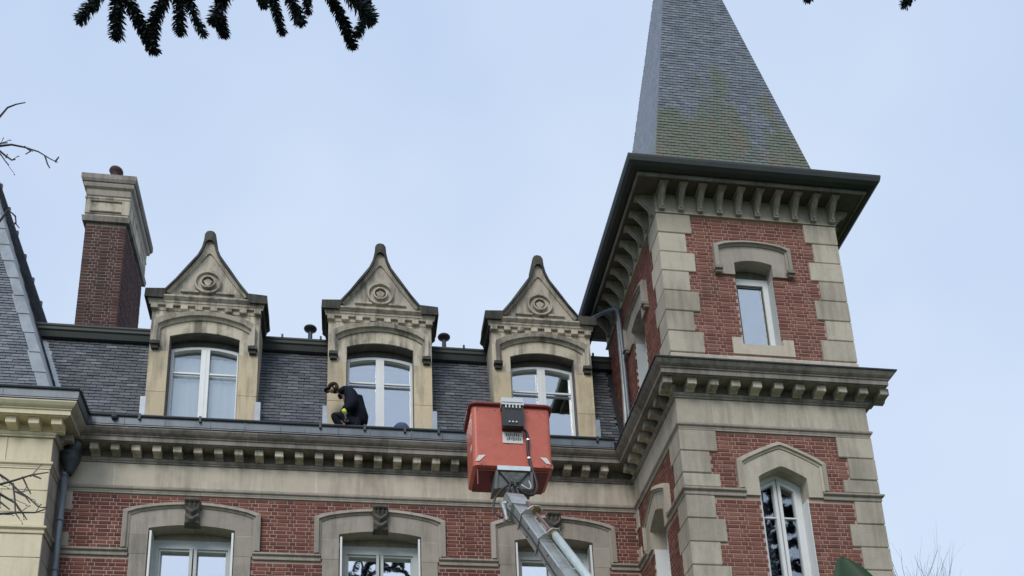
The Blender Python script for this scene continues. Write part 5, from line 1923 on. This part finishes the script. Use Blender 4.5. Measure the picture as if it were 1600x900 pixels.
# bare tree beside the left edge, near the camera
lt = thing('bare_tree', 'bare winter tree whose thin twigs reach in from the left edge', 'tree', (-7.2, -8.5, 0))
q = MB(); q.tube([(-7.2, -8.5, 0), (-7.1, -8.5, 5), (-7.2, -8.4, 9), (-7.0, -8.3, 13.5)], [.2, .16, .11, .03], 10)
part('trunk', q, M['bark'], lt, smooth=True)
TW = [[(-300, 250), (-120, 230), (-30, 210), (0, 182), (12, 168), (25, 163), (40, 160)],
      [(-300, 300), (-100, 262), (-20, 238), (0, 228), (18, 226), (38, 230), (60, 237), (78, 248), (90, 254)],
      [(38, 229), (48, 236), (40, 241)], [(70, 243), (74, 256), (78, 263)], [(86, 253), (92, 245)],
      [(-40, 240), (-5, 232), (8, 243), (18, 250), (24, 249)], [(-20, 236), (0, 240), (10, 254), (14, 258)], [(-30, 220), (0, 224), (12, 223)],
      [(-200, 420), (-60, 380), (0, 345), (13, 328), (24, 338), (25, 350), (30, 356)], [(24, 338), (18, 332)], [(25, 348), (20, 352)],
      [(-250, 830), (-80, 780), (0, 757), (25, 750), (50, 742), (76, 738)], [(-200, 700), (-60, 735), (0, 742), (12, 750), (30, 768), (45, 778), (60, 792), (72, 794)],
      [(-150, 830), (-40, 800), (0, 803), (30, 801), (55, 801), (70, 796)], [(20, 755), (23, 780), (24, 802), (30, 810)], [(-60, 760), (0, 772), (10, 778), (24, 786), (36, 803), (42, 812)],
      [(35, 745), (42, 760), (48, 772)], [(50, 742), (64, 748)], [(0, 784), (15, 796)], [(24, 768), (40, 776), (47, 786)]]
rng = random.Random(3)
for i, pl in enumerate(TW):
    q = MB()
    P3 = [unproj(u, v, -8.3 + .2 * math.sin(i * 1.7) + rng.uniform(-.02, .02)) for u, v in pl]
    n_ = len(P3)
    r0 = .014 if n_ > 4 else .007
    if pl[0][0] < -50:
        P3 = [Vector((-7.1, -8.45, P3[0].z - .6))] + P3
        r_ = [.04] + [max(.0045, r0 * (1 - k / n_) + .003) for k in range(n_)]
    else:
        r_ = [max(.004, r0 * (1 - k / n_) + .003) for k in range(n_)]
    q.tube(P3, r_, 5)
    for k in range(1, len(P3) - 1):
        if i >= 11 or rng.random() < .5:
            dd = (P3[k + 1] - P3[k]).normalized()
            side = (dd + Vector((rng.uniform(-.9, .9), rng.uniform(-.2, .2), rng.uniform(-.9, .9)))).normalized()
            ln = rng.uniform(.05, .14)
            q.tube([P3[k], P3[k] + side * ln * .5, P3[k] + side * ln + Vector((0, 0, .01))], [.004, .0035, .003], 4)
            q.tube([P3[k] + side * ln, P3[k] + side * (ln + .012)], [.006, .004], 5)
    part('branch', q, M['bark'], lt)

# far bare tree behind the tower on the right
rt = thing('bare_tree', 'pale leafless tree top far behind the right corner of the tower', 'tree', (17.6, 12.0, 0))
rng = random.Random(11)
q = MB(); q.tube([(17.7, 12, 0), (17.6, 12, 7), (17.6, 12, 12.5)], [.3, .25, .08], 8)
part('trunk', q, M['bark_far'], rt)
for k in range(13):
    q = MB()
    a = k * 2 * PI / 13
    twig_tree(q, (17.6, 12, 9.85 + .15 * k), (math.cos(a) * .42, math.sin(a) * .4, 1.0), 2.75, .07, 3, rng, .55, .10, 5)
    part('branch', q, M['bark_far'], rt)

# broad leaf of an evergreen shrub close to the camera
sh = thing('laurel_shrub', 'glossy dark green laurel shoot, its broad leaf poking up at the bottom right', 'shrub', (.84, -16.0, 0))
q = MB(); q.tube([(.84, -16.0, 0), (.86, -16.02, 1.2), (.83, -16.0, 2.26)], [.012, .009, .004], 6)
part('stem', q, M['bark'], sh)


def leaf(base, up, side, L, W):
    mb = MB()
    base, up, side = Vector(base), Vector(up).normalized(), Vector(side).normalized()
    nrm_ = up.cross(side)
    n = 12
    vs = []
    for k in range(n + 1):
        t_ = k / n
        wd = W * math.sin(PI * min(1, t_ ** .75)) ** .74 if 0 < t_ < 1 else 0.001
        c = base + up * L * t_ + nrm_ * (.10 * L * t_ * t_)
        for s in (-1, -.5, 0, .5, 1):
            vs.append(tuple(c + side * wd * s + nrm_ * (-abs(s) * wd * .28)))
    fs = [(k * 5 + j, k * 5 + j + 1, (k + 1) * 5 + j + 1, (k + 1) * 5 + j) for k in range(n) for j in range(4)]
    mb.add(vs, fs)
    return mb


def add_leaf(*a):
    o = part('leaf', leaf(*a), M['leaf'], sh, smooth=True)
    so = o.modifiers.new('thick', 'SOLIDIFY'); so.thickness = .0006


add_leaf((.845, -16.0, 2.284), (-.12, .1, 1), (1, -.1, 0), .132, .039)
rng = random.Random(5)
for k in range(14):
    a = k * 2.399
    z = 2.20 - k * .09
    add_leaf((.84, -16.0, z), (math.cos(a) * .8, math.sin(a) * .8, .35), (-math.sin(a), math.cos(a), .1), .12, .027)

# ================================================================== GROUND
q = MB(); q.add([(-1500, -1500, 0), (1500, -1500, 0), (1500, 1500, 0), (-1500, 1500, 0)], [(0, 1, 2, 3)])
g = part('ground', q, M['grass'], None); g['kind'] = 'structure'
for o in S.objects:
    if 'base' in o.keys():
        del o['base']
